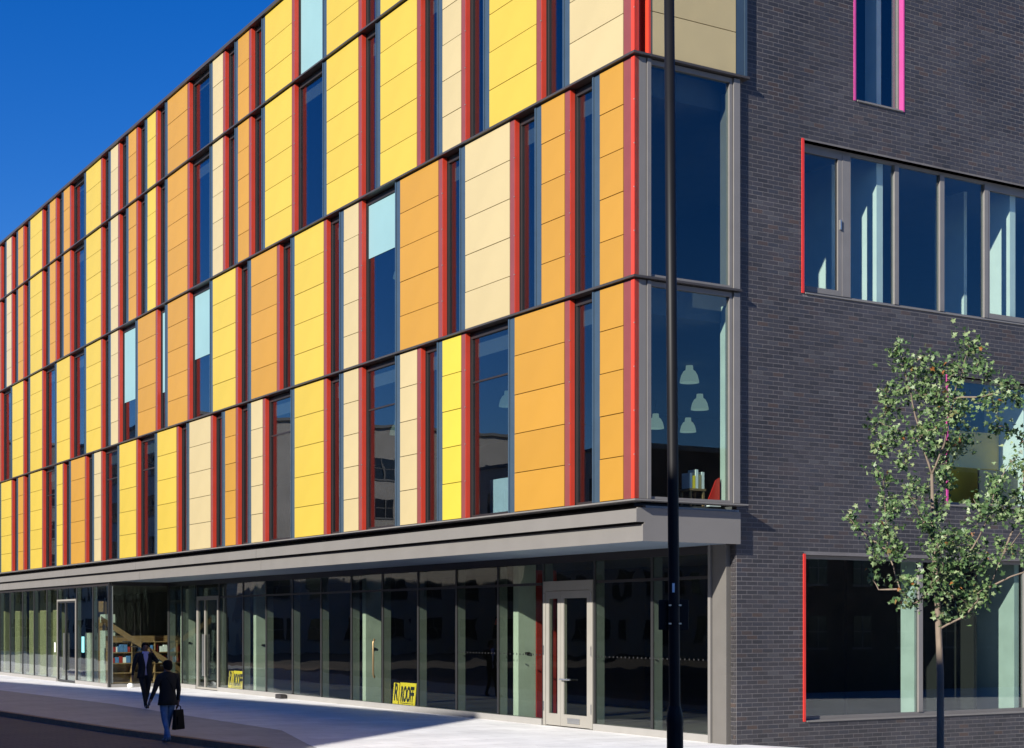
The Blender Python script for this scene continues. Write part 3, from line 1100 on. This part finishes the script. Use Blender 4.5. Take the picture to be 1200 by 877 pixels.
# bookcase with blue and white books, and wooden stairs, behind the return pane
bs = thing('bookcase', 'wooden bookcase with blue and white books behind the walking men', 'bookcase', W(1.0, 36.4, 0.0), TH)
mb = MB()
for z in (0.04, 0.42, 0.80, 1.22, 1.64):
    mb.box(0.05, 2.75, 0.0, 0.34, z, z + 0.04)
mb.box(0.0, 2.8, 0.345, 0.38, 0.0, 1.9)
mb.build('shelf', M['wood'], bs)
for s_x in (0.0, 0.92, 1.84, 2.76):
    mb = MB(); mb.box(s_x, s_x + 0.04, -0.003, 0.34, 0.0, 1.7); mb.build('side_panel', M['wood'], bs)
rb = random.Random(3)
bcol = {'white': M['white'], 'book_blue': mat('book_blue', (0.08, 0.20, 0.42), 0.6), 'book_red': M['red_wall']}
for z in (0.84, 1.26):
    x = 0.06
    while x < 2.68:
        w = rb.uniform(0.05, 0.17)
        c = rb.choice(['white', 'white', 'book_blue', 'book_blue', 'book_red'])
        if rb.random() < 0.85 and not any(x < q + 0.05 and x + w > q - 0.01 for q in (0.92, 1.84, 2.76)):
            mb = MB(); mb.box(x, x + w, 0.03, 0.28, z + 0.002, z + rb.uniform(0.2, 0.31)); mb.build('book', bcol[c], bs)
        x += w + 0.012
st = thing('staircase', 'pale wooden staircase sloping down to the right behind the walking men', 'staircase', W(0.3, 35.0, 0.0), TH)
mb = MB()
mb.v += [(0, 0, 2.42), (0, 0, 2.66), (3.9, 0, 0.18), (3.9, 0, -0.02), (0, .06, 2.42), (0, .06, 2.66), (3.9, .06, 0.18), (3.9, .06, -0.02)]
mb.f += [(1, 0, 3, 2), (6, 7, 4, 5), (5, 1, 2, 6), (0, 4, 7, 3), (4, 0, 1, 5), (2, 3, 7, 6)]
mb.mi += [0] * 6
mb.build('stringer', M['wood'], st)
for i in range(12):
    x = 3.5 - i * 0.3
    zz = 0.14 + i * 0.19
    mb = MB(); mb.box(x, x + 0.32, 0.061, 0.9, zz, zz + 0.04); mb.build('tread', M['dark'], st)

# notices on the far glass
for px_y, z, w, h, lab, c in ((37.1, 1.25, 0.36, 0.62, 'small cyan notice on the glass right of the far door', 'cyan'), (41.2, 1.2, 0.16, 0.4, 'narrow pale notice on the glass left of the far door', 'white')):
    mb = MB()
    mb.box(-0.006, 0.0, -w / 2, w / 2, 0, h)
    n = mb.build('notice', M[c])
    n.location = W(FX + 0.002, px_y, z)
    n.rotation_euler = (0, 0, TH)
    tag(n, lab, 'notice')

# builder's boards: black letters on yellow
def letters(text, size, m, parent, loc, bold=0.0, sx=1.0):
    cu = bpy.data.curves.new('lettering', 'FONT')
    cu.body = text
    cu.size = size
    cu.align_x = 'CENTER'
    cu.align_y = 'CENTER'
    cu.extrude = 0.003
    cu.offset = bold
    tmp = bpy.data.objects.new('lettering', cu)
    COL.objects.link(tmp)
    dg = bpy.context.evaluated_depsgraph_get()
    me = bpy.data.meshes.new_from_object(tmp.evaluated_get(dg))
    bpy.data.objects.remove(tmp)
    me.materials.clear()
    me.materials.append(m)
    o = bpy.data.objects.new('lettering', me)
    COL.objects.link(o)
    o.parent = parent
    mx = Matrix(((0, 0, -1, loc[0]), (-1, 0, 0, loc[1]), (0, 1, 0, loc[2]), (0, 0, 0, 1)))
    o.matrix_local = mx @ Matrix.Diagonal((sx, 1, 1, 1))
    return o
def site_board(loc, label, s=1.0):
    t = thing('site_board', label, 'sign', loc, TH, 'yellow builder boards behind the glass')
    t.rotation_euler = (0, math.radians(5), TH)
    mb = MB(); mb.box(0.0, 0.02, -0.62 * s, 0.33 * s, 0.0, 0.72 * s); mb.build('main_panel', M['signyellow'], t)
    mb = MB(); mb.box(-0.03, -0.01, 0.34 * s, 0.66 * s, 0.09 * s, 0.70 * s); mb.build('logo_panel', M['signyellow'], t)
    letters('ROOFF', 0.58 * s, M['signblack'], t, (-0.004, -0.145 * s, 0.38 * s), bold=0.020 * s, sx=0.43)
    letters('R', 0.66 * s, M['signblack'], t, (-0.034, 0.48 * s, 0.42 * s), bold=0.016 * s, sx=0.6)
    mb = MB()
    for s2, w in ((0.14, 0.80), (0.09, 0.6)):
        mb.box(-0.004, 0.0, -0.145 * s - w * s * 0.5, -0.145 * s + w * s * 0.5, s2 * s, s2 * s + 0.018 * s)
    mb.build('small_print', M['signblack'], t)
site_board(W(2.78, 14.78, 0.02), 'yellow builder board reading ROOFF, nearer one left of a glass mullion')
site_board(W(2.78, 27.5, 0.02), 'yellow builder board reading ROOFF, farther one beside the double door')
# pull handle on the dark door left of the nearer board
ph = MB(); ph.tube([(2.40, 15.85, 0.85), (2.36, 15.85, 0.95), (2.36, 15.85, 1.85), (2.40, 15.85, 1.95)], [0.028] * 4, 10)
ph.build('pull_handle', M['bronze'], B, smooth=True)

# ------------------------------------------------------------------ lamp post and sign back
lp = thing('lamp_post', 'tall black lamp post in front of the building corner', 'lamp post', (1.79, 17.0, -0.02))
lp.rotation_euler = (0, math.radians(-0.45), 0)
mb = MB()
mb.lathe([(0.13, 0.0), (0.13, 0.06), (0.093, 0.10), (0.090, 1.28), (0.094, 1.30), (0.094, 1.38), (0.066, 1.50)], seg=24)
mb.build('base', M['black'], lp, smooth=True)
mb = MB()
mb.box(-0.045, 0.045, -0.0965, -0.08, 0.35, 0.95)
mb.build('door', M['black'], lp)
mb = MB()
mb.lathe([(0.062, 1.46), (0.060, 5.0), (0.056, 9.6), (0.0, 9.62)], seg=24)
mb.build('shaft', M['black'], lp, smooth=True)
mb = MB()
mb.tube([(0, 0, 9.5), (0, 0, 9.75), (-0.3, -0.3, 9.95), (-1.0, -1.0, 10.05)], [0.045, 0.045, 0.04, 0.035], 10)
mb.build('bracket_arm', M['black'], lp, smooth=True)
mb = MB()
mb.box(-1.55, -0.95, -1.12, -0.9, 9.98, 10.12)
mb.build('lantern', M['black'], lp, bevel=0.03)
sp = thing('sign_panel', 'black sign panel clamped to the lamp post', 'sign', (1.775, 17.0, 0))
mb = MB()
mb.box(-0.165, 0.165, 0.085, 0.105, 2.31, 2.64)
mb.build('plate', M['black'], sp, bevel=0.006)
mb = MB()
for z in (2.38, 2.58):
    mb.box(-0.09, 0.09, 0.064, 0.084, z - 0.015, z + 0.015)
    mb.lathe([(0.064, z - 0.012), (0.068, z - 0.012), (0.068, z + 0.012), (0.064, z + 0.012)], seg=20)
mb.build('clamp', M['black'], sp)
mb = MB()
for z in (2.38, 2.58):
    for x in (-0.055, 0.055):
        mb.box(x - 0.014, x + 0.014, -0.075, -0.06, z - 0.008, z + 0.008)
mb.build('bolt', M['steel'], sp)
mb = MB(); mb.box(-0.03, -0.005, -0.072, -0.05, 2.72, 2.82)
s_ = mb.build('highlight', M['white'])  # white chip standing in for a small highlight on the post
s_.location = (1.775, 17.0, 0)
tag(s_, 'small painted white sticker on the lamp post above the sign panel', 'highlight')

# ------------------------------------------------------------------ young tree
TY = 20.0
def P(px, py, dy=0.0):
    """point seen at that spot in the picture when at depth TY, moved dy towards the back along its own ray-free offset"""
    return Vector(((px - 600) / 1823 * TY, TY + dy, CAM_Z + (731 - py) / 1823 * TY))
rt = random.Random(11)
tree = thing('young_tree', 'slender young tree with sparse green leaves before the brick wall', 'tree', (5.5, 20.0, -0.3))
base_v = Vector((5.5, 20.0, -0.3))
def rel(p):
    return p - base_v
mb = MB()
trunk = [Vector((5.53, 20.0, -0.3)), P(1102, 877), P(1102, 790), P(1100, 738), P(1098, 690), P(1094, 640), P(1093, 600), P(1092, 556)]
mb.tube([rel(p) for p in trunk], [0.052, 0.047, 0.044, 0.042, 0.034, 0.028, 0.024, 0.019], 10)
mb.build('trunk', M['bark'], tree, smooth=True)
limbs = [
    [(1092, 556, 0), (1083, 520, .1), (1075, 470, .2), (1064, 430, .15), (1055, 392, .1)],
    [(1092, 556, 0), (1104, 520, -.1), (1112, 470, -.2), (1125, 430, -.15), (1138, 400, -.1)],
    [(1112, 470, -.2), (1140, 470, -.4), (1172, 462, -.5)],
    [(1083, 520, .1), (1060, 500, .4), (1040, 488, .5)],
    [(1098, 690, 0), (1075, 708, .2), (1062, 690, .3), (1050, 645, .4), (1045, 590, .4), (1042, 555, .3)],
    [(1062, 690, .3), (1040, 690, .5), (1032, 672, .6)],
    [(1050, 645, .4), (1025, 620, .7), (1008, 600, .8)],
    [(1100, 738, 0), (1125, 722, -.2), (1150, 690, -.3), (1165, 650, -.4), (1188, 615, -.6)],
    [(1098, 690, 0), (1118, 660, -.4), (1138, 620, -.6), (1150, 575, -.6), (1168, 545, -.6)],
    [(1150, 690, -.3), (1180, 672, -.6), (1202, 655, -.9)],
    [(1094, 640, 0), (1070, 612, -.5), (1048, 585, -.7)],
    [(1093, 600, 0), (1115, 575, .5), (1128, 545, .7), (1140, 515, .6)],
    [(1165, 650, -.4), (1190, 600, -.2), (1200, 540, -.1), (1203, 505, 0)],
    [(1098, 690, 0), (1090, 665, -.6), (1078, 640, -.8)],
]
mb = MB()
for L in limbs:
    pts = []
    for i in range(len(L) - 1):
        a, b = P(*L[i]), P(*L[i + 1])
        for s in range(3):
            t = s / 3
            pts.append(a.lerp(b, t) + (Vector((rt.uniform(-1, 1), rt.uniform(-1, 1), rt.uniform(-1, 1))) * 0.012 if s or i else Vector()))
    pts.append(P(*L[-1]))
    n = len(pts)
    mb.tube([rel(p) for p in pts], [0.012 * (1 - i / (n - 1)) + 0.0035 for i in range(n)], 6)
clusters = [(1057, 402, 15, .1), (1064, 428, 20, .15), (1076, 455, 22, .2), (1133, 408, 18, -.1), (1122, 438, 22, -.2), (1098, 466, 24, 0), (1143, 428, 14, -.1), (1048, 478, 20, .4), (1036, 496, 16, .5), (1108, 492, 26, -.2), (1168, 464, 20, -.5), (1152, 478, 18, -.4), (1178, 478, 10, -.5), (1083, 510, 26, .1), (1138, 516, 20, .6), (1124, 530, 16, .6), (1056, 512, 20, .3), (1044, 530, 14, .4), (1040, 558, 17, .3), (1052, 588, 22, .4), (1047, 620, 22, .4), (1012, 602, 10, .8), (1020, 618, 8, .7), (1062, 650, 18, .4), (1034, 640, 10, .6), (1072, 615, 18, -.5), (1118, 560, 16, .5), (1150, 572, 18, -.6), (1168, 548, 16, -.6), (1132, 606, 20, -.6), (1160, 606, 18, -.5), (1186, 618, 18, -.6), (1078, 648, 20, -.7), (1092, 664, 20, -.5), (1118, 664, 22, -.4), (1148, 660, 22, -.4), (1176, 648, 14, -.5), (1198, 660, 12, -.9), (1196, 600, 12, -.2), (1202, 520, 15, 0), (1200, 548, 10, 0), (1085, 690, 20, -.2), (1112, 700, 22, -.2), (1138, 696, 18, -.3), (1070, 704, 16, .2), (1034, 678, 11, .6), (1100, 722, 14, 0), (1126, 720, 10, -.2), (1100, 545, 14, 0), (1095, 440, 14, .1), (1102, 600, 14, .1), (1148, 446, 16, -.3), (1180, 585, 10, -.3), (1060, 570, 12, -.6)]
for px, py, r_ in ((1085, 440, 16), (1110, 520, 18), (1062, 545, 14), (1075, 580, 16), (1105, 630, 18), (1040, 600, 14), (1140, 640, 18), (1085, 625, 16), (1095, 575, 14), (1170, 600, 16), (1060, 680, 16), (1150, 700, 14), (1170, 500, 14), (1072, 425, 14), (1120, 470, 16), (1095, 500, 16), (1050, 455, 12), (1160, 585, 14), (1190, 640, 14), (1128, 560, 16), (1025, 655, 12)):
    clusters.append((px, py, r_, rt.uniform(-.6, .6)))
lm = MB()
def leaf(c, size):
    n = Vector((rt.gauss(0, 1) - 0.3, rt.gauss(0, 1) - 0.5, rt.gauss(0, 1) + 0.7)).normalized()
    u = n.orthogonal().normalized()
    u = (Matrix.Rotation(rt.uniform(0, 6.28), 3, n) @ u)
    v = n.cross(u)
    sh = [(0, 0), (0.38, -0.10), (0.32, 0.18), (0.55, 0.42), (0.22, 0.52), (0.0, 1.0), (-0.22, 0.52), (-0.55, 0.42), (-0.32, 0.18), (-0.38, -0.10)]
    k = len(lm.v)
    fold = rt.uniform(0.05, 0.3)
    for a, b in sh:
        lm.v.append(tuple(c + (u * a + v * (b - 0.3) + n * (abs(a) * fold - 0.15 * b * b)) * size))
    lm.f += [(k, k + 1, k + 2, k + 3, k + 4, k + 5), (k, k + 5, k + 6, k + 7, k + 8, k + 9)]
    lm.mi += [0, 0]
for px, py, r, dy in clusters:
    c = rel(P(px, py, dy))
    rr = r / 1823 * TY
    # twigs
    for _ in range(max(2, r // 6)):
        d = Vector((rt.gauss(0, 1), rt.gauss(0, 1), rt.gauss(0.3, 1))).normalized() * rr * rt.uniform(0.6, 1.1)
        mid = c + d * 0.45 + Vector((0, 0, rr * 0.1))
        mb.tube([c - d * 0.25, mid, c + d], [0.006, 0.005, 0.003], 4)
        for _ in range(int(r * 2.1)):
            t = rt.uniform(0.1, 1.05)
            q = c + d * t + Vector((rt.gauss(0, 1), rt.gauss(0, 1), rt.gauss(0, 1))) * rr * 0.40
            leaf(q, rt.uniform(0.036, 0.076))
o = mb.build('branches', M['bark'], tree, smooth=True)
o['kind'] = 'stuff'
o = lm.build('crown', M['leaf'], tree)
o['kind'] = 'stuff'

# ------------------------------------------------------------------ people
def skinned(name, verts, edges, radii, parent, zones, mats, subdiv=2):
    me = bpy.data.meshes.new(name)
    me.from_pydata([tuple(v) for v in verts], edges, [])
    o = bpy.data.objects.new(name, me)
    COL.objects.link(o)
    bm = bmesh.new()
    bm.from_mesh(me)
    lay = bm.verts.layers.skin.verify()
    for i, v in enumerate(bm.verts):
        r = radii[i]
        v[lay].radius = r if isinstance(r, tuple) else (r, r)
        v[lay].use_root = (i == 0)
    bm.to_mesh(me)
    bm.free()
    o.modifiers.new('skin', 'SKIN').use_smooth_shade = True
    sub = o.modifiers.new('sub', 'SUBSURF')
    sub.levels = sub.render_levels = subdiv
    dg = bpy.context.evaluated_depsgraph_get()
    nm = bpy.data.meshes.new_from_object(o.evaluated_get(dg))
    bpy.data.objects.remove(o)
    nm.name = name
    nm.materials.clear()
    for m in mats:
        nm.materials.append(m)
    segs = [(Vector(verts[a]), Vector(verts[b]), zones[k]) for k, (a, b) in enumerate(edges)]
    for p in nm.polygons:
        c = p.center
        best, bz = 1e9, 0
        for a, b, zc in segs:
            ab = b - a
            t = max(0, min(1, (c - a).dot(ab) / max(ab.length_squared, 1e-9)))
            d = (a + ab * t - c).length
            if d < best:
                best, bz = d, zc
        p.material_index = bz
        p.use_smooth = True
    r = bpy.data.objects.new(name, nm)
    COL.objects.link(r)
    r.parent = parent
    return r

def person(root, H, pose, cloth, face_mat, hair, hem, hem_m, shirt=None):
    """figure facing -y in its own frame; pose gives joint spots as fractions of the height"""
    s = H
    V, E, R, Z = [], [], [], []
    idx = {}
    def j(n, p, r):
        idx[n] = len(V)
        V.append(Vector(p) * s)
        R.append(tuple(q * s for q in r) if isinstance(r, tuple) else r * s)
    def e(a, b, z):
        E.append((idx[a], idx[b]))
        Z.append(z)
    # 0 upper cloth, 1 trousers, 2 skin, 3 shoe
    j('pelvis', (0, 0, .53), (.088, .062))
    j('waist', (0, 0, .60), (.080, .058))
    j('chest', (0, .005, .72), (.100, .065))
    j('shoulders', (0, .008, .80), (.085, .052))
    j('neck', (0, .0, .850), (.036, .036))
    j('jaw', (0, -.010, .885), (.042, .048))
    j('head', (0, -.004, .930), (.048, .056))
    j('crown', (0, .004, .968), (.038, .046))
    e('pelvis', 'waist', 0); e('waist', 'chest', 0); e('chest', 'shoulders', 0); e('shoulders', 'neck', 0)
    e('neck', 'jaw', 2); e('jaw', 'head', 2); e('head', 'crown', 2)
    for sd, sg in (('r', -1), ('l', 1)):
        pp = pose[sd]
        j('hip' + sd, (sg * .052, 0, .495), (.060, .064))
        j('knee' + sd, pp['knee'], (.040, .042))
        j('ank' + sd, pp['ankle'], (.026, .028))
        ax, ay, az = pp['ankle']
        j('heel' + sd, (ax, ay + .014, az - .024), (.023, .026))
        ty = pp.get('toe', -.11)
        j('ball' + sd, (ax, ay + ty * .7, az - .030), (.025, .019))
        j('toe' + sd, (ax, ay + ty, az - .032), (.018, .014))
        e('pelvis', 'hip' + sd, 1); e('hip' + sd, 'knee' + sd, 1); e('knee' + sd, 'ank' + sd, 1)
        e('ank' + sd, 'heel' + sd, 3); e('heel' + sd, 'ball' + sd, 3); e('ball' + sd, 'toe' + sd, 3)
        j('sh' + sd, (sg * .108, .008, .800), (.048, .046))
        j('elb' + sd, pp['elbow'], (.033, .033))
        j('wri' + sd, pp['wrist'], (.021, .019))
        e('shoulders', 'sh' + sd, 0); e('sh' + sd, 'elb' + sd, 0); e('elb' + sd, 'wri' + sd, 0)
        w, el = Vector(pp['wrist']), Vector(pp['elbow'])
        d = (w - el).normalized()
        side = d.cross(Vector((1, 0, 0)))
        side = side.normalized() if side.length > 0.1 else Vector((0, 1, 0))
        nrm = d.cross(side).normalized()
        palm = w + d * .045
        j('palm' + sd, palm, (.020, .014))
        e('wri' + sd, 'palm' + sd, 2)
        for fi, (off, ln) in enumerate(((-.017, .036), (-.006, .042), (.005, .040), (.015, .031))):
            kb = palm + d * .014 + side * off
            j('fa%d%s' % (fi, sd), kb, .0062)
            j('fb%d%s' % (fi, sd), kb + d * ln * .6 + nrm * .005 * sg, .0056)
            j('fc%d%s' % (fi, sd), kb + d * ln * .9 + nrm * .015 * sg, .0046)
            e('palm' + sd, 'fa%d%s' % (fi, sd), 2); e('fa%d%s' % (fi, sd), 'fb%d%s' % (fi, sd), 2); e('fb%d%s' % (fi, sd), 'fc%d%s' % (fi, sd), 2)
        tb_ = w + d * .022 - side * .018
        j('ta' + sd, tb_, .0072)
        j('tb' + sd, tb_ + d * .022 - side * .016, .0064)
        j('tc' + sd, tb_ + d * .042 - side * .017 + nrm * .006 * sg, .0052)
        e('wri' + sd, 'ta' + sd, 2); e('ta' + sd, 'tb' + sd, 2); e('tb' + sd, 'tc' + sd, 2)
    body = skinned('body', V, E, R, root, Z, cloth, 1)
    # face: nose, ears, eyes, mouth as small pieces on the head
    mb = MB()
    hz = .918 * s
    mb.v += [(-.008 * s, -.052 * s, hz - .018 * s), (.008 * s, -.052 * s, hz - .018 * s), (0, -.072 * s, hz - .016 * s), (0, -.054 * s, hz + .014 * s)]
    mb.f += [(0, 1, 2), (0, 2, 3), (1, 3, 2)]
    mb.mi += [0] * 3
    for sg in (-1, 1):
        mb.lathe([(0.001, hz - .016 * s), (.009 * s, hz - .008 * s), (.012 * s, hz + .006 * s), (.006 * s, hz + .016 * s), (.001, hz + .018 * s)], cx=sg * .050 * s, cy=.006 * s, seg=8, sx=0.5)
    mb.build('face_detail', face_mat, root, smooth=True)
    mb = MB()
    for sg in (-1, 1):
        mb.box(sg * .018 * s - .007 * s, sg * .018 * s + .007 * s, -.060 * s, -.050 * s, hz + .008 * s, hz + .013 * s)
    mb.box(-.013 * s, .013 * s, -.060 * s, -.048 * s, hz - .034 * s, hz - .030 * s)
    mb.build('eyes_and_mouth', M['hair'], root)
    # hair cap
    mb = MB()
    seg = 18
    prof = [(.051, .905, .014), (.056, .925, .010), (.056, .950, .006), (.050, .975, .005), (.032, .993, .004), (.001, .999, .004)]
    for r, z, cyo in prof:
        for k in range(seg):
            a = 2 * math.pi * k / seg
            front = max(0, -math.sin(a))
            zz = z + (0.052 * front ** 1.5 if z < .94 else 0.018 * front if z < .96 else 0) - (0.03 * max(0, math.sin(a)) if z < .91 else 0)
            rr = r * (1.0 - 0.06 * front)
            mb.v.append((rr * math.cos(a) * s, (rr * 1.14 * math.sin(a) + cyo) * s, zz * s))
    for i in range(len(prof) - 1):
        for k in range(seg):
            q = (k + 1) % seg
            mb.f.append((i * seg + k, i * seg + q, (i + 1) * seg + q, (i + 1) * seg + k))
            mb.mi.append(0)
    mb.build('hair', hair, root, smooth=True)
    # jacket shell
    mb = MB()
    seg = 24
    prof = [(hem, .122, .088), (hem + .05, .114, .082), (.62, .098, .074), (.70, .108, .078), (.77, .116, .076), (.815, .098, .066), (.838, .062, .052), (.852, .046, .046)]
    gap = 3 if shirt else 0
    for i, (z, rx, ry) in enumerate(prof):
        for k in range(seg + 1):
            a0 = -math.pi / 2
            open_a = 0.0
            if shirt:
                open_a = 0.05 + max(0, (z - .64)) * 1.9 if z > .60 else 0.05 + (.60 - z) * 1.2
                if z > .83: open_a = .5
            a = a0 + open_a + (2 * math.pi - 2 * open_a) * k / seg
            mb.v.append((rx * math.cos(a) * s, (ry * math.sin(a) + .004) * s, z * s))
    for i in range(len(prof) - 1):
        for k in range(seg):
            mb.f.append((i * (seg + 1) + k, i * (seg + 1) + k + 1, (i + 1) * (seg + 1) + k + 1, (i + 1) * (seg + 1) + k))
            mb.mi.append(0)
    jk = mb.build('jacket', hem_m, root, smooth=True)
    sol = jk.modifiers.new('thickness', 'SOLIDIFY')
    sol.thickness = 0.012
    if shirt:
        mb = MB()
        pr = [(.50, .062), (.60, .064), (.70, .070), (.78, .066), (.83, .050), (.86, .046)]
        for z, ry in pr:
            for k in range(9):
                a = -math.pi / 2 + (k - 4) * 0.14
                mb.v.append((.098 * math.cos(a) * s, (ry * 1.02 * math.sin(a) + .002) * s, z * s))
        for i in range(len(pr) - 1):
            for k in range(8):
                mb.f.append((i * 9 + k, i * 9 + k + 1, (i + 1) * 9 + k + 1, (i + 1) * 9 + k))
                mb.mi.append(0)
        sh = mb.build('shirt', shirt, root, smooth=True)
        sol = sh.modifiers.new('thickness', 'SOLIDIFY')
        sol.thickness = 0.006
    return body

# man in a suit, walking towards the viewer, hand at his ear
man1 = thing('person', 'person in dark suit and lilac shirt walking with hand raised to ear', 'person', (-10.33, 43.8, 0.0), math.radians(24), 'men walking over the plaza')
person(man1, 1.86, {
    'r': {'knee': (-.035, -.075, .290), 'ankle': (-.015, -.125, .055), 'elbow': (-.165, .025, .640), 'wrist': (-.190, -.02, .505)},
    'l': {'knee': (.040, .015, .275), 'ankle': (.030, .135, .070), 'elbow': (.185, -.035, .685), 'wrist': (.085, -.085, .850)}},
    [M['suit'], M['suit'], M['skin'], M['shoe']], M['skin'], M['hair'], .455, M['suit'], M['shirt'])
# man in jeans, walking away, bag in his right hand
man2 = thing('person', 'person in dark jacket and blue jeans seen from behind, carrying a bag', 'person', (-7.22, 32.6, -0.116), math.radians(213), 'men walking over the plaza')
person(man2, 1.74, {
    'r': {'knee': (-.035, -.060, .280), 'ankle': (-.015, -.10, .052), 'elbow': (-.135, .02, .640), 'wrist': (-.132, .0, .500)},
    'l': {'knee': (.040, .015, .275), 'ankle': (.025, .12, .065), 'elbow': (.165, .02, .645), 'wrist': (.225, .03, .515)}},
    [M['coat'], M['jeans'], M['skin'], M['trainer']], M['skin'], M['hair'], .455, M['coat'])
mb = MB()
mb.tube([(-.10, .10, 1.02), (-.04, .135, 1.20), (.06, .12, 1.36), (.12, .02, 1.425), (.10, -.09, 1.33)], [.016] * 5, 6)
mb.build('bag_strap', M['bag'], man2)
# the bag he holds: hand at world position
wr = Matrix.Rotation(math.radians(213), 3, 'Z') @ (Vector((-.132, .0, .500)) * 1.74)
bag = thing('briefcase', 'black soft briefcase held by the man in blue jeans', 'bag', (-7.22 + wr.x + 0.01, 32.6 + wr.y, wr.z - 0.116 - 0.60), math.radians(70))
mb = MB()
mb.v += [(-.19, -.05, 0), (.19, -.05, 0), (.19, .05, 0), (-.19, .05, 0), (-.16, -.03, .42), (.16, -.03, .42), (.16, .03, .42), (-.16, .03, .42)]
for q in ((0, 3, 2, 1), (4, 5, 6, 7), (0, 1, 5, 4), (1, 2, 6, 5), (2, 3, 7, 6), (3, 0, 4, 7)):
    mb.f.append(q); mb.mi.append(0)
mb.build('body', M['bag'], bag, bevel=0.02)
mb = MB()
mb.tube([(-.09, 0, .41), (-.08, 0, .48), (0, 0, .505), (.08, 0, .48), (.09, 0, .41)], [.011] * 5, 8)
mb.build('handle', M['bag'], bag)
mb = MB()
mb.box(-.12, .12, -.062, -.046, .10, .28)
mb.build('pocket', M['bag'], bag)
# small white thing lying by the glass
mb = MB()
mb.lathe([(0.0, 0.0), (.10, .01), (.13, .06), (.10, .13), (.03, .16), (0.0, .16)], seg=10)
pb = mb.build('plastic_bag', M['white'], None, smooth=True)
pb.location = W(0.9, 33.3, 0.0)
tag(pb, 'small crumpled white plastic bag lying by the glass behind the men', 'litter')

fb = thing('floor_box', 'small dark metal box on the paving at the foot of the glass', 'floor box', W(2.30, 22.35, 0.0), TH)
mb = MB(); mb.box(-.1, .1, -.22, .22, 0, .13); mb.build('casing', M['dark'], fb, bevel=0.01)
mb = MB(); mb.box(-.085, .085, -.2, .2, .131, .142); mb.build('lid', M['mullion'], fb)

# ------------------------------------------------------------------ buildings across the street (cast the plaza's shade, seen in the glass)
def street_block(name, label, poly, h, wall_m, win_sides, parapet=0.5, bay=3.2, storey=3.4, ww=1.3, wh=1.7):
    c = Vector((sum(p.x for p in poly) / len(poly), sum(p.y for p in poly) / len(poly), 0))
    t = thing(name, label, 'building', c)
    pl = [p - c for p in poly]
    mb = MB()
    mb.prism([(p.x, p.y) for p in pl], -2.6, h)
    mb.build('wall', wall_m, t)
    wbase = MB()
    wbase.box(-ww / 2, ww / 2, -0.03, 0.10, 0, wh)
    wf = MB()
    wf.box(-ww / 2 - 0.08, ww / 2 + 0.08, -0.06, 0.05, -0.12, 0)
    wf.box(-0.03, 0.03, -0.05, 0.0, 0, wh)
    wf.box(-ww / 2, ww / 2, -0.05, 0.0, wh * 0.5 - 0.03, wh * 0.5 + 0.03)
    wme, fme = wbase.mesh('window', M['far_glass']), wf.mesh('frame', M['far_stone'])
    n = len(pl)
    for i in win_sides:
        a, b = pl[i], pl[(i + 1) % n]
        d = (b - a)
        L = d.length
        d.normalize()
        rz = math.atan2(d.y, d.x)
        nb = int((L - 1.5) / bay)
        for k in range(nb):
            for f in range(int((h - 1.2) / storey)):
                p = a + d * ((L - nb * bay) / 2 + bay * (k + 0.5))
                w = inst('window', wme, t, (p.x, p.y, 1.1 + f * storey))
                w.rotation_euler = (0, 0, rz)
                q = inst('frame', fme, w)
    mb = MB()
    big = [p * 1.01 for p in pl]
    mb.prism([(p.x, p.y) for p in big], h, h + 0.25)
    mb.build('roof', M['far_stone'], t)
    return t
hA = 14.0
kA = hA / 1.35
P0 = Vector((2.67 - 2.9 * kA, 10.48 - kA, 0))
e1 = Vector((-0.144, 0.9896, 0))
e2 = Vector((-0.765, -0.643, 0))
def loc_poly(ps):
    return [W(p[0], p[1]) for p in ps]
A_poly = [P0, P0 + e1 * 44, P0 + e1 * 44 + Vector((-18, -2, 0)), P0 + e2 * 24 + Vector((-6, 6, 0)), P0 + e2 * 24]
street_block('brick_terrace', 'brown brick terrace across the street, outside the picture to the left', loc_poly([tuple(p) for p in A_poly])[::-1], hA - 0.25, M['far_brick'], [0, 1, 2, 3, 4])
A2 = [(-27.5, -12.7), (-19.3, -36.4), (-33.5, -41.3), (-41.7, -17.6)]  # out-of-view block, added so its shadow falls on trunk and lamp post
street_block('unseen_shade_block', 'unseen grey stone block added to shade the tree trunk and lamp post', loc_poly(A2)[::-1], 12.75, M['far_stone'], [0, 1, 2, 3])
street_block('pale_flats', 'pale rendered flats far down the street', loc_poly([(-24, 95), (-24, 130), (-60, 130), (-60, 95)]), 19, M['far_pale'], [0, 1, 2, 3], bay=3.6, ww=1.9)
street_block('low_pale_block', 'low pale block with large windows beyond the brick terrace', loc_poly([(-47, 62), (-47, 88), (-72, 88), (-72, 62)]), 15, M['far_pale'], [0, 1, 2, 3], bay=3.0)
street_block('end_block', 'grey block closing the far end of the street', loc_poly([(-100, 140), (10, 140), (10, 170), (-100, 170)]), 21, M['far_stone'], [0, 1, 2, 3])
street_block('dark_brick_block', 'dark brick block behind the viewer on the right', loc_poly([(20, -62), (66, -62), (66, -38), (20, -38)]), 11, M['far_brick'], [0, 1, 2, 3])
